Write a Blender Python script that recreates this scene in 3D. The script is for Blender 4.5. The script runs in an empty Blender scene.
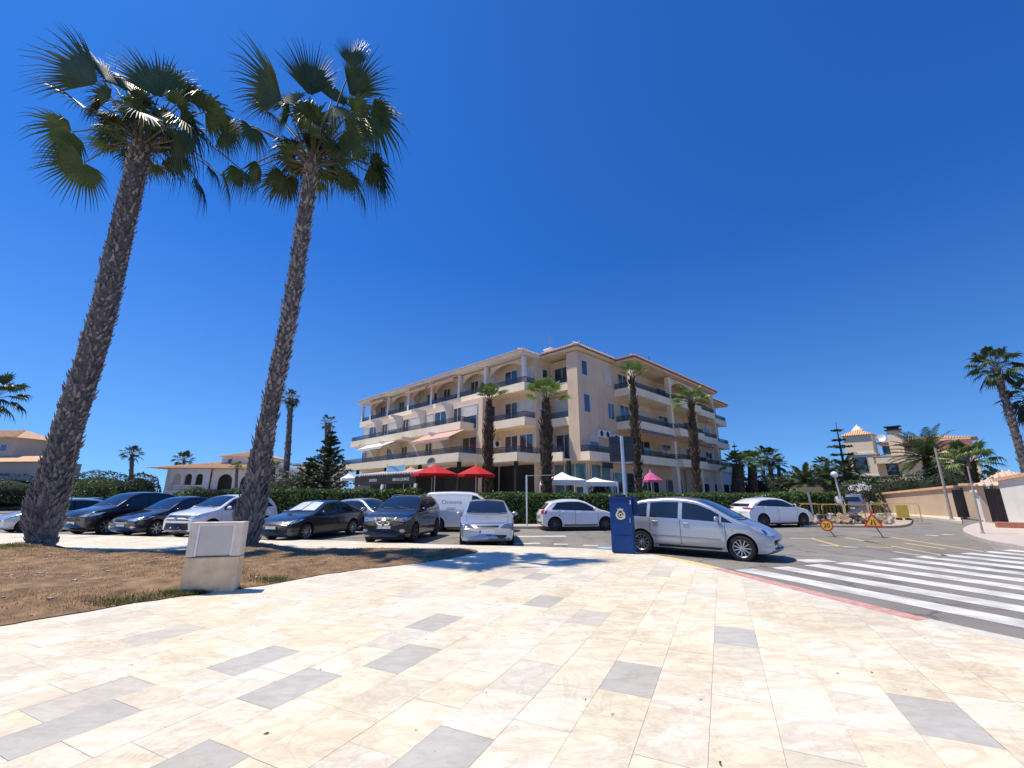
import bpy, bmesh, math, random
import numpy as np
from mathutils import Vector, Matrix, geometry
from mathutils.bvhtree import BVHTree
random.seed(7); np.random.seed(7)
PI = math.pi; R = math.radians
scene = bpy.context.scene
COL = scene.collection

# ------------------------------------------------------------------ camera model (photo geometry)
F, HOR, HC = 425.0, 494.0, 1.65
PITCH = math.atan((HOR - 384) / F); CP, SP = math.cos(PITCH), math.sin(PITCH)
def ray(x, y):
    u, v = x - 512, 384 - y
    return u, F * CP - v * SP, v * CP + F * SP
def G(x, y, zg=0.0):                     # where the sight line of a photo point meets the ground
    u, fw, up = ray(x, y); t = (zg - HC) / up
    return Vector((u * t, fw * t, zg))
def P(x, y, Y):                          # the point at distance Y in front of the viewer
    u, fw, up = ray(x, y); t = Y / fw
    return Vector((u * t, Y, HC + up * t))
ROAD = -0.08

# ------------------------------------------------------------------ materials
MATS = {}
def nt(m): return m.node_tree.nodes, m.node_tree.links
def mat(name, col, rough=.6, metal=0., var=.12, scale=6., coat=0., bump=0., spec=.5, bscale=None, col2=None, detail=4, alpha=1.):
    if name in MATS: return MATS[name]
    m = bpy.data.materials.new(name); m.use_nodes = True
    N, L = nt(m); b = N['Principled BSDF']
    b.inputs['Roughness'].default_value = rough; b.inputs['Metallic'].default_value = metal
    b.inputs['Coat Weight'].default_value = coat; b.inputs['Coat Roughness'].default_value = .04
    b.inputs['Specular IOR Level'].default_value = spec
    tc = N.new('ShaderNodeTexCoord'); nz = N.new('ShaderNodeTexNoise')
    nz.inputs['Scale'].default_value = scale; nz.inputs['Detail'].default_value = detail
    L.new(tc.outputs['Object'], nz.inputs['Vector'])
    rp = N.new('ShaderNodeValToRGB'); c = Vector(col)
    lo = [max(0, k * (1 - var)) for k in col]; hi = [min(1, k * (1 + var)) for k in col]
    if col2: lo, hi = col, col2
    rp.color_ramp.elements[0].position = .3; rp.color_ramp.elements[1].position = .7
    rp.color_ramp.elements[0].color = (*lo, 1); rp.color_ramp.elements[1].color = (*hi, 1)
    L.new(nz.outputs['Fac'], rp.inputs['Fac']); L.new(rp.outputs['Color'], b.inputs['Base Color'])
    if bump:
        n2 = N.new('ShaderNodeTexNoise'); n2.inputs['Scale'].default_value = bscale or scale * 6
        n2.inputs['Detail'].default_value = 5; L.new(tc.outputs['Object'], n2.inputs['Vector'])
        bp = N.new('ShaderNodeBump'); bp.inputs['Strength'].default_value = bump; bp.inputs['Distance'].default_value = .02
        L.new(n2.outputs['Fac'], bp.inputs['Height']); L.new(bp.outputs['Normal'], b.inputs['Normal'])
    if alpha < 1: b.inputs['Alpha'].default_value = alpha
    MATS[name] = m; return m
def leafmat(name, c1, c2, rough=.45, trans=.3, tcol=None, scale=3.):
    if name in MATS: return MATS[name]
    m = mat(name, c1, rough, col2=c2, scale=scale, spec=.35)
    N, L = nt(m); b = N['Principled BSDF']; out = N['Material Output']
    # clump-to-clump variation comes from a per-face random attribute
    at = N.new('ShaderNodeAttribute'); at.attribute_name = 'rnd'
    mx = N.new('ShaderNodeMix'); mx.data_type = 'RGBA'; mx.blend_type = 'MULTIPLY'; mx.inputs[0].default_value = .75
    src = b.inputs['Base Color'].links[0].from_socket
    rr = N.new('ShaderNodeMapRange'); rr.inputs['To Min'].default_value = .45; rr.inputs['To Max'].default_value = 1.5
    L.new(at.outputs['Fac'], rr.inputs['Value']); L.new(src, mx.inputs[6]); L.new(rr.outputs['Result'], mx.inputs[7])
    L.new(mx.outputs[2], b.inputs['Base Color'])
    tr = N.new('ShaderNodeBsdfTranslucent'); ms = N.new('ShaderNodeMixShader'); ms.inputs[0].default_value = trans
    L.new(mx.outputs[2], tr.inputs['Color']); L.new(b.outputs[0], ms.inputs[1]); L.new(tr.outputs[0], ms.inputs[2])
    L.new(ms.outputs[0], out.inputs['Surface'])
    return m
def glassmat(name, col=(.012, .016, .02), rough=.03):
    return mat(name, col, rough, var=.3, scale=1.5, spec=.8, coat=.6)

# ------------------------------------------------------------------ mesh helpers
def link(o, parent=None):
    COL.objects.link(o)
    if parent is not None: o.parent = parent
    return o
def tag(o, label=None, cat=None, group=None, kind=None):
    if label: o['label'] = label
    if cat: o['category'] = cat
    if group: o['group'] = group
    if kind: o['kind'] = kind
    return o
def empty(name, loc=(0, 0, 0), rz=0., label=None, cat=None, group=None):
    o = bpy.data.objects.new(name, None); o.empty_display_size = .2
    o.location = loc; o.rotation_euler = (0, 0, rz); link(o); return tag(o, label, cat, group)
def mesh_obj(name, me, mats, parent=None):
    if not isinstance(mats, (list, tuple)): mats = [mats]
    for m in mats:
        if m.name not in [k.name for k in me.materials]: me.materials.append(m)
    return link(bpy.data.objects.new(name, me), parent)
class MB:
    """collects verts and faces of one mesh"""
    def __init__(s): s.v = []; s.f = []; s.mi = []; s.sm = []; s.rnd = []
    def add(s, vs, fs, mi=0, smooth=False, rnd=None):
        o = len(s.v); s.v.extend([tuple(q) for q in vs])
        for f in fs:
            s.f.append([i + o for i in f]); s.mi.append(mi); s.sm.append(smooth); s.rnd.append(.5 if rnd is None else rnd)
        return s
    def box(s, x0, x1, y0, y1, z0, z1, mi=0, M=None):
        vs = [Vector((x, y, z)) for z in (z0, z1) for x, y in ((x0, y0), (x1, y0), (x1, y1), (x0, y1))]
        if M is not None: vs = [M @ q for q in vs]
        return s.add(vs, [(3, 2, 1, 0), (4, 5, 6, 7), (0, 1, 5, 4), (1, 2, 6, 5), (2, 3, 7, 6), (3, 0, 4, 7)], mi)
    def bbox(s, x0, x1, y0, y1, z0, z1, b=.01, mi=0, M=None):   # box with chamfered edges
        bm = bmesh.new(); bmesh.ops.create_cube(bm, size=1)
        for q in bm.verts: q.co = Vector(((x0 + x1) / 2 + q.co.x * (x1 - x0), (y0 + y1) / 2 + q.co.y * (y1 - y0), (z0 + z1) / 2 + q.co.z * (z1 - z0)))
        bmesh.ops.bevel(bm, geom=bm.edges[:], offset=b, segments=2, affect='EDGES', profile=.5)
        bm.verts.index_update(); vs = [M @ q.co if M is not None else q.co.copy() for q in bm.verts]
        s.add(vs, [[q.index for q in f.verts] for f in bm.faces], mi); bm.free(); return s
    def prism(s, pts, z0, z1, mi=0):
        n = len(pts); vs = [(p[0], p[1], z0) for p in pts] + [(p[0], p[1], z1) for p in pts]
        return s.add(vs, [list(range(n))[::-1], list(range(n, 2 * n))] + [(i, (i + 1) % n, n + (i + 1) % n, n + i) for i in range(n)], mi)
    def extrude(s, pts3, d, mi=0):       # planar polygon pushed along d
        n = len(pts3); d = Vector(d); vs = [Vector(p) for p in pts3] + [Vector(p) + d for p in pts3]
        return s.add(vs, [list(range(n))[::-1], list(range(n, 2 * n))] + [(i, (i + 1) % n, n + (i + 1) % n, n + i) for i in range(n)], mi)
    def tube(s, pts, rads, n=8, mi=0, smooth=True, cap=True):
        pts = [Vector(p) for p in pts]; vs = []; k = len(pts)
        if not hasattr(rads, '__len__'): rads = [rads] * k
        for i, p in enumerate(pts):
            d = (pts[min(i + 1, k - 1)] - pts[max(i - 1, 0)]).normalized()
            a = d.orthogonal() if abs(d.z) < .9 else d.cross(Vector((0, 1, 0)))
            a.normalize(); b = d.cross(a)
            for j in range(n):
                t = 2 * PI * j / n; vs.append(p + (a * math.cos(t) + b * math.sin(t)) * rads[i])
        fs = [(i * n + j, i * n + (j + 1) % n, (i + 1) * n + (j + 1) % n, (i + 1) * n + j) for i in range(k - 1) for j in range(n)]
        s.add(vs, fs, mi, smooth)
        if cap: s.add(vs[:n][::-1], [list(range(n))], mi); s.add(vs[-n:], [list(range(n))], mi)
        return s
    def lathe(s, prof, n=24, M=None, mi=0, smooth=True, closed=False):   # prof: (r, z)
        vs = []; k = len(prof)
        for r, z in prof:
            for j in range(n):
                t = 2 * PI * j / n; q = Vector((r * math.cos(t), r * math.sin(t), z)); vs.append(M @ q if M is not None else q)
        rng = range(k) if closed else range(k - 1)
        return s.add(vs, [(i * n + j, i * n + (j + 1) % n, ((i + 1) % k) * n + (j + 1) % n, ((i + 1) % k) * n + j) for i in rng for j in range(n)], mi, smooth)
    def build(s, name, mats, parent=None, loc=None, attr=False, auto=None):
        me = bpy.data.meshes.new(name); me.from_pydata(s.v, [], s.f)
        if not isinstance(mats, (list, tuple)): mats = [mats]
        for m in mats: me.materials.append(m)
        me.polygons.foreach_set('material_index', s.mi); me.polygons.foreach_set('use_smooth', s.sm)
        if attr:
            a = me.attributes.new('rnd', 'FLOAT', 'FACE'); a.data.foreach_set('value', s.rnd)
        me.update()
        if auto: me.set_sharp_from_angle(angle=R(auto))
        o = link(bpy.data.objects.new(name, me), parent)
        if loc is not None: o.location = loc
        return o
def struct(mb, name, mats, **k):
    o = mb.build(name, mats, **k); o['kind'] = 'structure'; return o
def copy_tree(o, parent=None):
    c = o.copy(); COL.objects.link(c)
    if parent is not None: c.parent = parent
    for ch in list(o.children): copy_tree(ch, c)
    return c
def inside(p, poly):
    x, y = p[0], p[1]; r = False; n = len(poly)
    for i in range(n):
        x1, y1 = poly[i][0], poly[i][1]; x2, y2 = poly[i - 1][0], poly[i - 1][1]
        if (y1 > y) != (y2 > y) and x < (x2 - x1) * (y - y1) / (y2 - y1) + x1: r = not r
    return r
def edge_dist(p, poly):
    d = 1e9; q = Vector((p[0], p[1]))
    for i in range(len(poly)):
        a = Vector(poly[i - 1][:2]); b = Vector(poly[i][:2]); ab = b - a
        t = max(0, min(1, (q - a).dot(ab) / max(ab.length_squared, 1e-9))); d = min(d, (q - a - ab * t).length)
    return d
def cdt(poly, step):
    """fill a 2D polygon with triangles about `step` wide"""
    pts = []
    for i in range(len(poly)):
        a = Vector(poly[i][:2]); b = Vector(poly[(i + 1) % len(poly)][:2]); k = max(1, int((b - a).length / step))
        pts += [a.lerp(b, j / k) for j in range(k)]
    nb = len(pts); xs = [p.x for p in pts]; ys = [p.y for p in pts]
    bp = [tuple(p) for p in pts]
    x = min(xs) + step / 2
    while x < max(xs):
        y = min(ys) + step / 2
        while y < max(ys):
            if inside((x, y), bp) and edge_dist((x, y), poly) > step * .4: pts.append(Vector((x, y)))
            y += step
        x += step
    v, e, f, *_ = geometry.delaunay_2d_cdt(pts, [], [list(range(nb))], 1, 1e-5)
    return v, f
def text_mesh(txt, size, name, m, parent, M, ext=.004, align='CENTER'):
    c = bpy.data.curves.new(name, 'FONT'); c.body = txt; c.size = size; c.extrude = ext; c.align_x = align; c.align_y = 'CENTER'
    t = bpy.data.objects.new(name, c); COL.objects.link(t)
    dg = bpy.context.evaluated_depsgraph_get(); me = bpy.data.meshes.new_from_object(t.evaluated_get(dg))
    bpy.data.objects.remove(t); me.transform(M); me.materials.clear()
    return mesh_obj(name, me, m, parent)

# ------------------------------------------------------------------ palette
white_paint = mat('white_paint', (.8, .8, .79), .45, var=.05)
concrete = mat('concrete', (.50, .45, .38), .85, var=.15, scale=9, bump=.25)
dark_metal = mat('dark_metal', (.03, .032, .036), .45, .3)
grey_metal = mat('grey_metal', (.42, .45, .48), .4, .6)
chrome = mat('chrome', (.75, .76, .78), .12, 1., var=.03)
black_plastic = mat('black_plastic', (.012, .012, .013), .5, var=.2)
rubber = mat('rubber', (.016, .016, .017), .85, var=.2, scale=20)
car_glass = glassmat('car_glass')
win_glass = glassmat('window_glass', (.03, .04, .055), .06)
red_lens = mat('red_lens', (.35, .01, .012), .15, coat=1.)
clear_lens = mat('clear_lens', (.62, .65, .7), .08, .55, coat=1., var=.25, scale=14)
amber = mat('amber_lens', (.6, .2, .02), .2, coat=.6)
plate_white = mat('plate_white', (.75, .76, .76), .4, var=.03)
plate_blue = mat('plate_blue', (.02, .08, .4), .4)
terracotta = mat('terracotta', (.52, .24, .12), .8, col2=(.68, .37, .2), scale=14, bump=.4)
# ================================================================== GROUND
def road_mat():
    m = mat('asphalt', (.19, .172, .150), .85, col2=(.27, .248, .218), scale=.35, bump=.35, bscale=90)
    N, L = nt(m); b = N['Principled BSDF']; src = b.inputs['Base Color'].links[0].from_socket
    tc = [n for n in N if n.type == 'TEX_COORD'][0]
    g = N.new('ShaderNodeTexNoise'); g.inputs['Scale'].default_value = 160; g.inputs['Detail'].default_value = 3
    L.new(tc.outputs['Object'], g.inputs['Vector'])
    mr = N.new('ShaderNodeMapRange'); mr.inputs['From Min'].default_value = .3; mr.inputs['From Max'].default_value = .7
    mr.inputs['To Min'].default_value = .6; mr.inputs['To Max'].default_value = 1.5; L.new(g.outputs['Fac'], mr.inputs['Value'])
    mx = N.new('ShaderNodeMix'); mx.data_type = 'RGBA'; mx.blend_type = 'MULTIPLY'; mx.inputs[0].default_value = 1
    L.new(src, mx.inputs[6]); L.new(mr.outputs['Result'], mx.inputs[7]); L.new(mx.outputs[2], b.inputs['Base Color'])
    # fine wandering cracks and dark drips
    vo = N.new('ShaderNodeTexVoronoi'); vo.feature = 'DISTANCE_TO_EDGE'; vo.inputs['Scale'].default_value = .22
    wn = N.new('ShaderNodeTexNoise'); wn.inputs['Scale'].default_value = 1.1; wn.inputs['Detail'].default_value = 6; L.new(tc.outputs['Object'], wn.inputs['Vector'])
    av = N.new('ShaderNodeVectorMath'); av.operation = 'MULTIPLY_ADD'; L.new(wn.outputs['Color'], av.inputs[0]); av.inputs[1].default_value = (1.6, 1.6, 0); L.new(tc.outputs['Object'], av.inputs[2]); L.new(av.outputs[0], vo.inputs['Vector'])
    cr = N.new('ShaderNodeValToRGB'); cr.color_ramp.elements[0].position = .0; cr.color_ramp.elements[0].color = (.45, .44, .43, 1); cr.color_ramp.elements[1].position = .012; cr.color_ramp.elements[1].color = (1, 1, 1, 1); L.new(vo.outputs['Distance'], cr.inputs['Fac'])
    st = N.new('ShaderNodeTexNoise'); st.inputs['Scale'].default_value = .9; st.inputs['Detail'].default_value = 7; L.new(tc.outputs['Object'], st.inputs['Vector'])
    sr = N.new('ShaderNodeValToRGB'); sr.color_ramp.elements[0].position = .30; sr.color_ramp.elements[0].color = (.55, .54, .53, 1); sr.color_ramp.elements[1].position = .46; sr.color_ramp.elements[1].color = (1, 1, 1, 1); L.new(st.outputs['Fac'], sr.inputs['Fac'])
    last = mx.outputs[2]
    for t in (cr, sr):
        m2 = N.new('ShaderNodeMix'); m2.data_type = 'RGBA'; m2.blend_type = 'MULTIPLY'; m2.inputs[0].default_value = .8; L.new(last, m2.inputs[6]); L.new(t.outputs['Color'], m2.inputs[7]); last = m2.outputs[2]
    L.new(last, b.inputs['Base Color'])
    return m
asphalt = road_mat()
earth = mat('earth', (.125, .072, .036), .95, col2=(.34, .21, .105), scale=3.2, bump=1., bscale=22, detail=8)
g = MB(); n = 48
g.add([(0, 60, -.16)] + [(2500 * math.cos(2 * PI * i / n), 60 + 2500 * math.sin(2 * PI * i / n), -.16) for i in range(n)], [(0, i + 1, (i + 1) % n + 1) for i in range(n)])
struct(g, 'ground', mat('dry_ground', (.22, .19, .13), .95, col2=(.32, .27, .19), scale=.15, bump=.5))
g = MB(); g.add([(-70, -20, ROAD), (70, -20, ROAD), (90, 95, ROAD), (-70, 60, ROAD)], [(0, 1, 2, 3)])
struct(g, 'road', asphalt)

# ---- plaza outline; the kerb runs along its road side
KERB = [(-45, 23.6), (-21.8, 19.5), (-11.8, 17.4), (-5.9, 16.35), (-2.4, 15.25), (.9, 14.6), (2.5, 14.05), (3.45, 13.35), (4.1, 12.55),
        (4.5, 11.7), (4.75, 10.8), (5.0, 9.6), (5.22, 8.5), (5.45, 7.5), (5.7, 6.4), (6.05, 5.4), (6.6, 4.2), (7.6, 2.4), (9.5, -.5), (12, -4)]
def smooth_line(pts, k=4):
    out = []
    for i in range(len(pts) - 1):
        p0, p1, p2, p3 = (np.array(pts[max(0, min(len(pts) - 1, j))], float) for j in (i - 1, i, i + 1, i + 2))
        for t in np.linspace(0, 1, k, endpoint=False):
            out.append(tuple(.5 * (2 * p1 + (p2 - p0) * t + (2 * p0 - 5 * p1 + 4 * p2 - p3) * t * t + (3 * p1 - p0 - 3 * p2 + p3) * t ** 3)))
    return out + [tuple(pts[-1])]
KL = smooth_line(KERB)
def offset_line(pts, d):
    out = []
    for i in range(len(pts)):
        a = Vector(pts[max(i - 1, 0)]); b = Vector(pts[min(i + 1, len(pts) - 1)]); t = (b - a).normalized()
        out.append((pts[i][0] + t.y * d, pts[i][1] - t.x * d))
    return out
KIN = offset_line(KL, .27)
def kerb_piece(name, i0, i1, m):
    k = MB()
    for i in range(i0, i1):
        o0, o1, n0, n1 = KL[i], KL[i + 1], KIN[i], KIN[i + 1]
        k.add([(*n0, 0.0), (*n1, 0.0), (*o1, .004), (*o0, .004), (*o0, ROAD - .02), (*o1, ROAD - .02)], [(0, 3, 2, 1), (3, 4, 5, 2)])
    return struct(k, name, m)
def kidx(y): return min(range(len(KL)), key=lambda i: abs(KL[i][1] - y) + (100 if KL[i][0] < 2 else 0))
iy0, iy1, ir1 = kidx(12.6), kidx(10.6), kidx(6.3)
kerb_m = mat('kerb_stone', (.62, .58, .5), .8, var=.12, scale=5, bump=.2)
kerb_piece('kerb', 0, iy0, kerb_m)
kerb_piece('yellow_kerb', iy0, iy1, mat('yellow_kerb_paint', (.72, .5, .14), .75, col2=(.72, .6, .36), scale=8))
kerb_piece('red_kerb', iy1, ir1, mat('red_kerb_paint', (.50, .21, .18), .8, col2=(.64, .40, .34), scale=7))
kerb_piece('dropped_kerb', ir1, len(KL) - 1, kerb_m)
PLAZA = KIN + [(12, -9), (-45, -9)]
# base under the slab joints
b_ = MB(); tri = geometry.tessellate_polygon([[Vector((*p, 0)) for p in PLAZA]])
b_.add([(*p, -.006) for p in PLAZA], [t for t in tri]); struct(b_, 'plaza_joints', mat('joint_mortar', (.52, .45, .35), .95))
# every slab of the plaza is a face of one paving sheet; colour data is per face
def clip(poly, quad):
    out = poly; m = len(quad)
    for i in range(m):
        a, b = quad[i], quad[(i + 1) % m]; inp = out; out = []
        if not inp: break
        side = lambda p: (b[0] - a[0]) * (p[1] - a[1]) - (b[1] - a[1]) * (p[0] - a[0])
        for j in range(len(inp)):
            p, q = inp[j - 1], inp[j]; sp, sq = side(p), side(q)
            if (sp >= 0) != (sq >= 0):
                t = sp / (sp - sq); out.append((p[0] + (q[0] - p[0]) * t, p[1] + (q[1] - p[1]) * t))
            if sq >= 0: out.append(q)
    return out
TW, TL, ANG = .448, .72, R(64.5)
ax, ay = Vector((math.cos(ANG), math.sin(ANG))), Vector((math.sin(ANG), -math.cos(ANG)))
greys = [G(x, y).xy for x, y in [(735, 636), (628, 677), (940, 718), (288, 685), (242, 656), (397, 656), (412, 625), (533, 600), (503, 583), (540, 578),
        (208, 752), (428, 757), (10, 748), (578, 569), (172, 636), (652, 573), (540, 570), (585, 612), (85, 694)]]
gset = {}
PH = (greys[0].dot(ay) / TW) % 1 - .5                 # bond phase across the rows
rng = random.Random(5)
pv = MB(); cl = []
rows = range(-150, 90); offs = {}
for i in rows:
    offs[i] = (rng.choice([0, .5, .33, .66, .25])) * TL + rng.uniform(-.03, .03)
def tile_of(p):
    i = math.floor(p.dot(ay) / TW - PH); return i, math.floor((p.dot(ax) - offs[i]) / TL)
seen_ = set()
for k, q in enumerate(greys):                # the bond of a row is set by the grey slab lying in it
    i_ = math.floor(q.dot(ay) / TW - PH)
    if i_ not in seen_: offs[i_] = (q.dot(ax) - .5 * TL) % TL; seen_.add(i_)
for k, q in enumerate(greys): gset[tile_of(q)] = 1. if k not in (13, 14, 15, 16, 17, 18) else .6
xs = [p[0] for p in PLAZA]; ys = [p[1] for p in PLAZA]
for i in rows:
    for j in range(-45, 50):
        c = ay * ((i + PH + .5) * TW) + ax * (offs[i] + (j + .5) * TL)
        if not (-30 < c.x < 12.5 and -4 < c.y < 24) : continue
        gp = .0013; w0, w1, l0, l1 = (i + PH) * TW + gp, (i + PH + 1) * TW - gp, offs[i] + j * TL + gp, offs[i] + (j + 1) * TL - gp
        quad = [tuple(ay * w0 + ax * l0), tuple(ay * w0 + ax * l1), tuple(ay * w1 + ax * l1), tuple(ay * w1 + ax * l0)]
        if (quad[1][0] - quad[0][0]) * (quad[2][1] - quad[0][1]) - (quad[1][1] - quad[0][1]) * (quad[2][0] - quad[0][0]) < 0: quad = quad[::-1]
        ins = [inside(q, PLAZA) for q in quad]
        if not all(ins):
            if not any(ins) and not inside(c, PLAZA): continue
            quad = clip([tuple(q) for q in PLAZA], quad)
            if len(quad) < 3: continue
        r = rng.random(); far = (c - Vector((0, 8))).length
        grey = gset.get((i, j), .0)
        if not grey:
            if r < .025 and far > 9: grey = .8
            elif r < .10: grey = rng.uniform(.12, .3)
        dz = rng.uniform(-.0006, .0006)
        pv.add([(*q, dz) for q in quad], [list(range(len(quad)))], rnd=rng.random()); cl.append((grey, rng.random(), rng.random()))
me_o = struct(pv, 'plaza', [], attr=True)
me = me_o.data
a = me.attributes.new('grey', 'FLOAT', 'FACE'); a.data.foreach_set('value', [c[0] for c in cl])
a = me.attributes.new('seed', 'FLOAT_VECTOR', 'FACE'); a.data.foreach_set('vector', [k for c in cl for k in (c[0] * 3 + c[1] * 40, c[2] * 40, c[1] * 9)])
def marble():
    m = bpy.data.materials.new('marble_paving'); m.use_nodes = True; N, L = nt(m); b = N['Principled BSDF']
    tc = N.new('ShaderNodeTexCoord'); sd = N.new('ShaderNodeAttribute'); sd.attribute_name = 'seed'
    rn = N.new('ShaderNodeAttribute'); rn.attribute_name = 'rnd'; gr = N.new('ShaderNodeAttribute'); gr.attribute_name = 'grey'
    add = N.new('ShaderNodeVectorMath'); add.operation = 'ADD'; L.new(tc.outputs['Object'], add.inputs[0]); L.new(sd.outputs['Vector'], add.inputs[1])
    mp = N.new('ShaderNodeMapping'); mp.inputs['Rotation'].default_value = (0, 0, -ANG + .35); mp.inputs['Scale'].default_value = (1., 2.6, 1); L.new(add.outputs[0], mp.inputs['Vector'])
    def noise(scale, detail, vec, dist=0., rough=.55):
        n = N.new('ShaderNodeTexNoise'); n.inputs['Scale'].default_value = scale; n.inputs['Detail'].default_value = detail
        n.inputs['Distortion'].default_value = dist; n.inputs['Roughness'].default_value = rough; L.new(vec, n.inputs['Vector']); return n.outputs['Fac']
    def ramp(fac, *st):
        r = N.new('ShaderNodeValToRGB')
        while len(r.color_ramp.elements) < len(st): r.color_ramp.elements.new(.5)
        for e, (p, c) in zip(r.color_ramp.elements, st): e.position = p; e.color = (*c, 1)
        L.new(fac, r.inputs['Fac']); return r.outputs['Color']
    def mix(f, c1, c2, t='MIX'):
        x = N.new('ShaderNodeMix'); x.data_type = 'RGBA'; x.blend_type = t
        for s, k in ((f, 0), (c1, 6), (c2, 7)):
            if isinstance(s, (float, int)): x.inputs[k].default_value = s
            elif isinstance(s, tuple): x.inputs[k].default_value = (*s, 1)
            else: L.new(s, x.inputs[k])
        return x.outputs[2]
    base = ramp(rn.outputs['Fac'], (0, (.85, .76, .54)), (.25, (.90, .81, .59)), (.5, (.91, .84, .66)), (.75, (.84, .80, .69)), (1, (.92, .80, .54)))
    blot = ramp(noise(1.3, 6, mp.outputs[0], .5), (.38, (0, 0, 0)), (.62, (1, 1, 1)))
    c = mix(blot, base, mix(.6, base, (.83, .735, .53)))
    vein = ramp(noise(.9, 7, mp.outputs[0], .7, .6), (.43, (0, 0, 0)), (.5, (1, 1, 1)), (.57, (0, 0, 0)))
    vm = N.new('ShaderNodeMath'); vm.operation = 'MULTIPLY'; vm.inputs[1].default_value = .5; L.new(vein, vm.inputs[0])
    c = mix(vm.outputs[0], c, (.62, .46, .29))
    v2 = ramp(noise(1.6, 7, mp.outputs[0], 1.0, .6), (.47, (0, 0, 0)), (.5, (1, 1, 1)), (.53, (0, 0, 0)))
    vm2 = N.new('ShaderNodeMath'); vm2.operation = 'MULTIPLY'; vm2.inputs[1].default_value = .35; L.new(v2, vm2.inputs[0])
    c = mix(vm2.outputs[0], c, (.50, .48, .44))
    cool = ramp(noise(.28, 4, tc.outputs['Object'], .5), (.40, (0, 0, 0)), (.62, (1, 1, 1)))
    cm = N.new('ShaderNodeMath'); cm.operation = 'MULTIPLY'; cm.inputs[1].default_value = .55; L.new(cool, cm.inputs[0])
    c = mix(cm.outputs[0], c, mix(.35, (.76, .735, .655), c))
    smear = ramp(noise(1.1, 8, tc.outputs['Object'], 1.4, .62), (.485, (0, 0, 0)), (.505, (1, 1, 1)), (.53, (0, 0, 0)))
    sm = N.new('ShaderNodeMath'); sm.operation = 'MULTIPLY'; sm.inputs[1].default_value = .30; L.new(smear, sm.inputs[0])
    c = mix(sm.outputs[0], c, (.50, .38, .26))
    gc = ramp(noise(5, 6, mp.outputs[0], .6), (.3, (.47, .445, .39)), (.7, (.57, .54, .475)))
    c = mix(gr.outputs['Fac'], c, gc)
    # dirt and wear that ignores the slab edges
    dirt = ramp(noise(.55, 8, tc.outputs['Object'], .4, .6), (.36, (.80, .76, .70)), (.58, (1, 1, 1)))
    c = mix(.6, c, dirt, 'MULTIPLY')
    d2 = ramp(noise(9, 6, tc.outputs['Object'], .2, .7), (.3, (.86, .84, .8)), (.5, (1, 1, 1)))
    c = mix(.6, c, d2, 'MULTIPLY')
    sp = ramp(noise(38, 2, tc.outputs['Object']), (.24, (.35, .3, .25)), (.29, (1, 1, 1)))
    c = mix(.6, c, sp, 'MULTIPLY')
    L.new(c, b.inputs['Base Color'])
    rr = N.new('ShaderNodeMapRange'); rr.inputs['To Min'].default_value = .42; rr.inputs['To Max'].default_value = .75
    L.new(noise(3, 5, tc.outputs['Object']), rr.inputs['Value']); L.new(rr.outputs['Result'], b.inputs['Roughness'])
    bp = N.new('ShaderNodeBump'); bp.inputs['Strength'].default_value = .12; bp.inputs['Distance'].default_value = .01
    L.new(noise(60, 4, tc.outputs['Object']), bp.inputs['Height']); L.new(bp.outputs['Normal'], b.inputs['Normal'])
    return m
me.materials.append(marble())
# little dry leaves and pebbles lying about
deb = MB()
for x, y, s in [(836, 674, .03), (870, 672, .035), (418, 730, .03), (132, 665, .03), (640, 645, .02), (719, 764, .03), (262, 735, .05), (425, 640, .02), (700, 700, .02), (585, 700, .02), (487, 693, .02),
                (320, 670, .02), (180, 640, .02), (612, 715, .02), (360, 610, .025), (905, 690, .02)]:
    p = G(x, y); a0 = rng.uniform(0, 6)
    for k in range(rng.randint(1, 3)):
        a1 = a0 + k * 2.1; d = Vector((math.cos(a1), math.sin(a1), 0)); q = Vector((-d.y, d.x, 0))
        deb.add([p + Vector((0, 0, .004)), p + d * s * .6 + q * s * .2 + Vector((0, 0, .01)), p + d * s + Vector((0, 0, .006)), p + d * s * .6 - q * s * .2 + Vector((0, 0, .005))], [(0, 1, 2, 3)])
o = deb.build('leaf_litter', mat('dry_leaf', (.12, .07, .03), .8)); tag(o, 'dry leaf scraps scattered over the pale plaza slabs', 'litter', kind='stuff')

# ---- planting bed
BED = [G(-240, 660).xy, G(-60, 631).xy, G(0, 626).xy, G(90, 611).xy, G(170, 598).xy, G(235, 590).xy, G(300, 579).xy, G(350, 571).xy, G(420, 563).xy, G(462, 556).xy, G(478, 551.5).xy,
       G(455, 549).xy, G(350, 549).xy, G(250, 551).xy, G(100, 551).xy, G(0, 549).xy, G(-200, 553).xy]
BED = [Vector(p) for p in smooth_line([tuple(p) for p in BED] + [tuple(BED[0])], 5)[:-1]]
BED = [p + Vector((rng.uniform(-.05, .05), rng.uniform(-.05, .05))) for p in BED]
bv, bf = cdt([tuple(p) for p in BED], .16)
from mathutils import noise as mnoise
PALMS = [G(42, 549).xy, G(246, 555).xy]
def bed_h(x, y):
    d = edge_dist((x, y), BED); h = .012 + .10 * min(1, d / .9) + .05 * mnoise.noise((x * 1.1, y * 1.1, 3)) * min(1, d) + .022 * mnoise.noise((x * 5, y * 5, 5)) * min(1, d * 2)
    for q in PALMS: h += .22 * math.exp(-((x - q.x) ** 2 + (y - q.y) ** 2) / 1.1)
    return max(h, .010)
bed = MB(); bed.add([(p.x, p.y, bed_h(p.x, p.y)) for p in bv], [f for f in bf], smooth=True)
struct(bed, 'earth_bed', earth)
pb_ = MB(); bx = [p.x for p in BED]; by = [p.y for p in BED]
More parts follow.
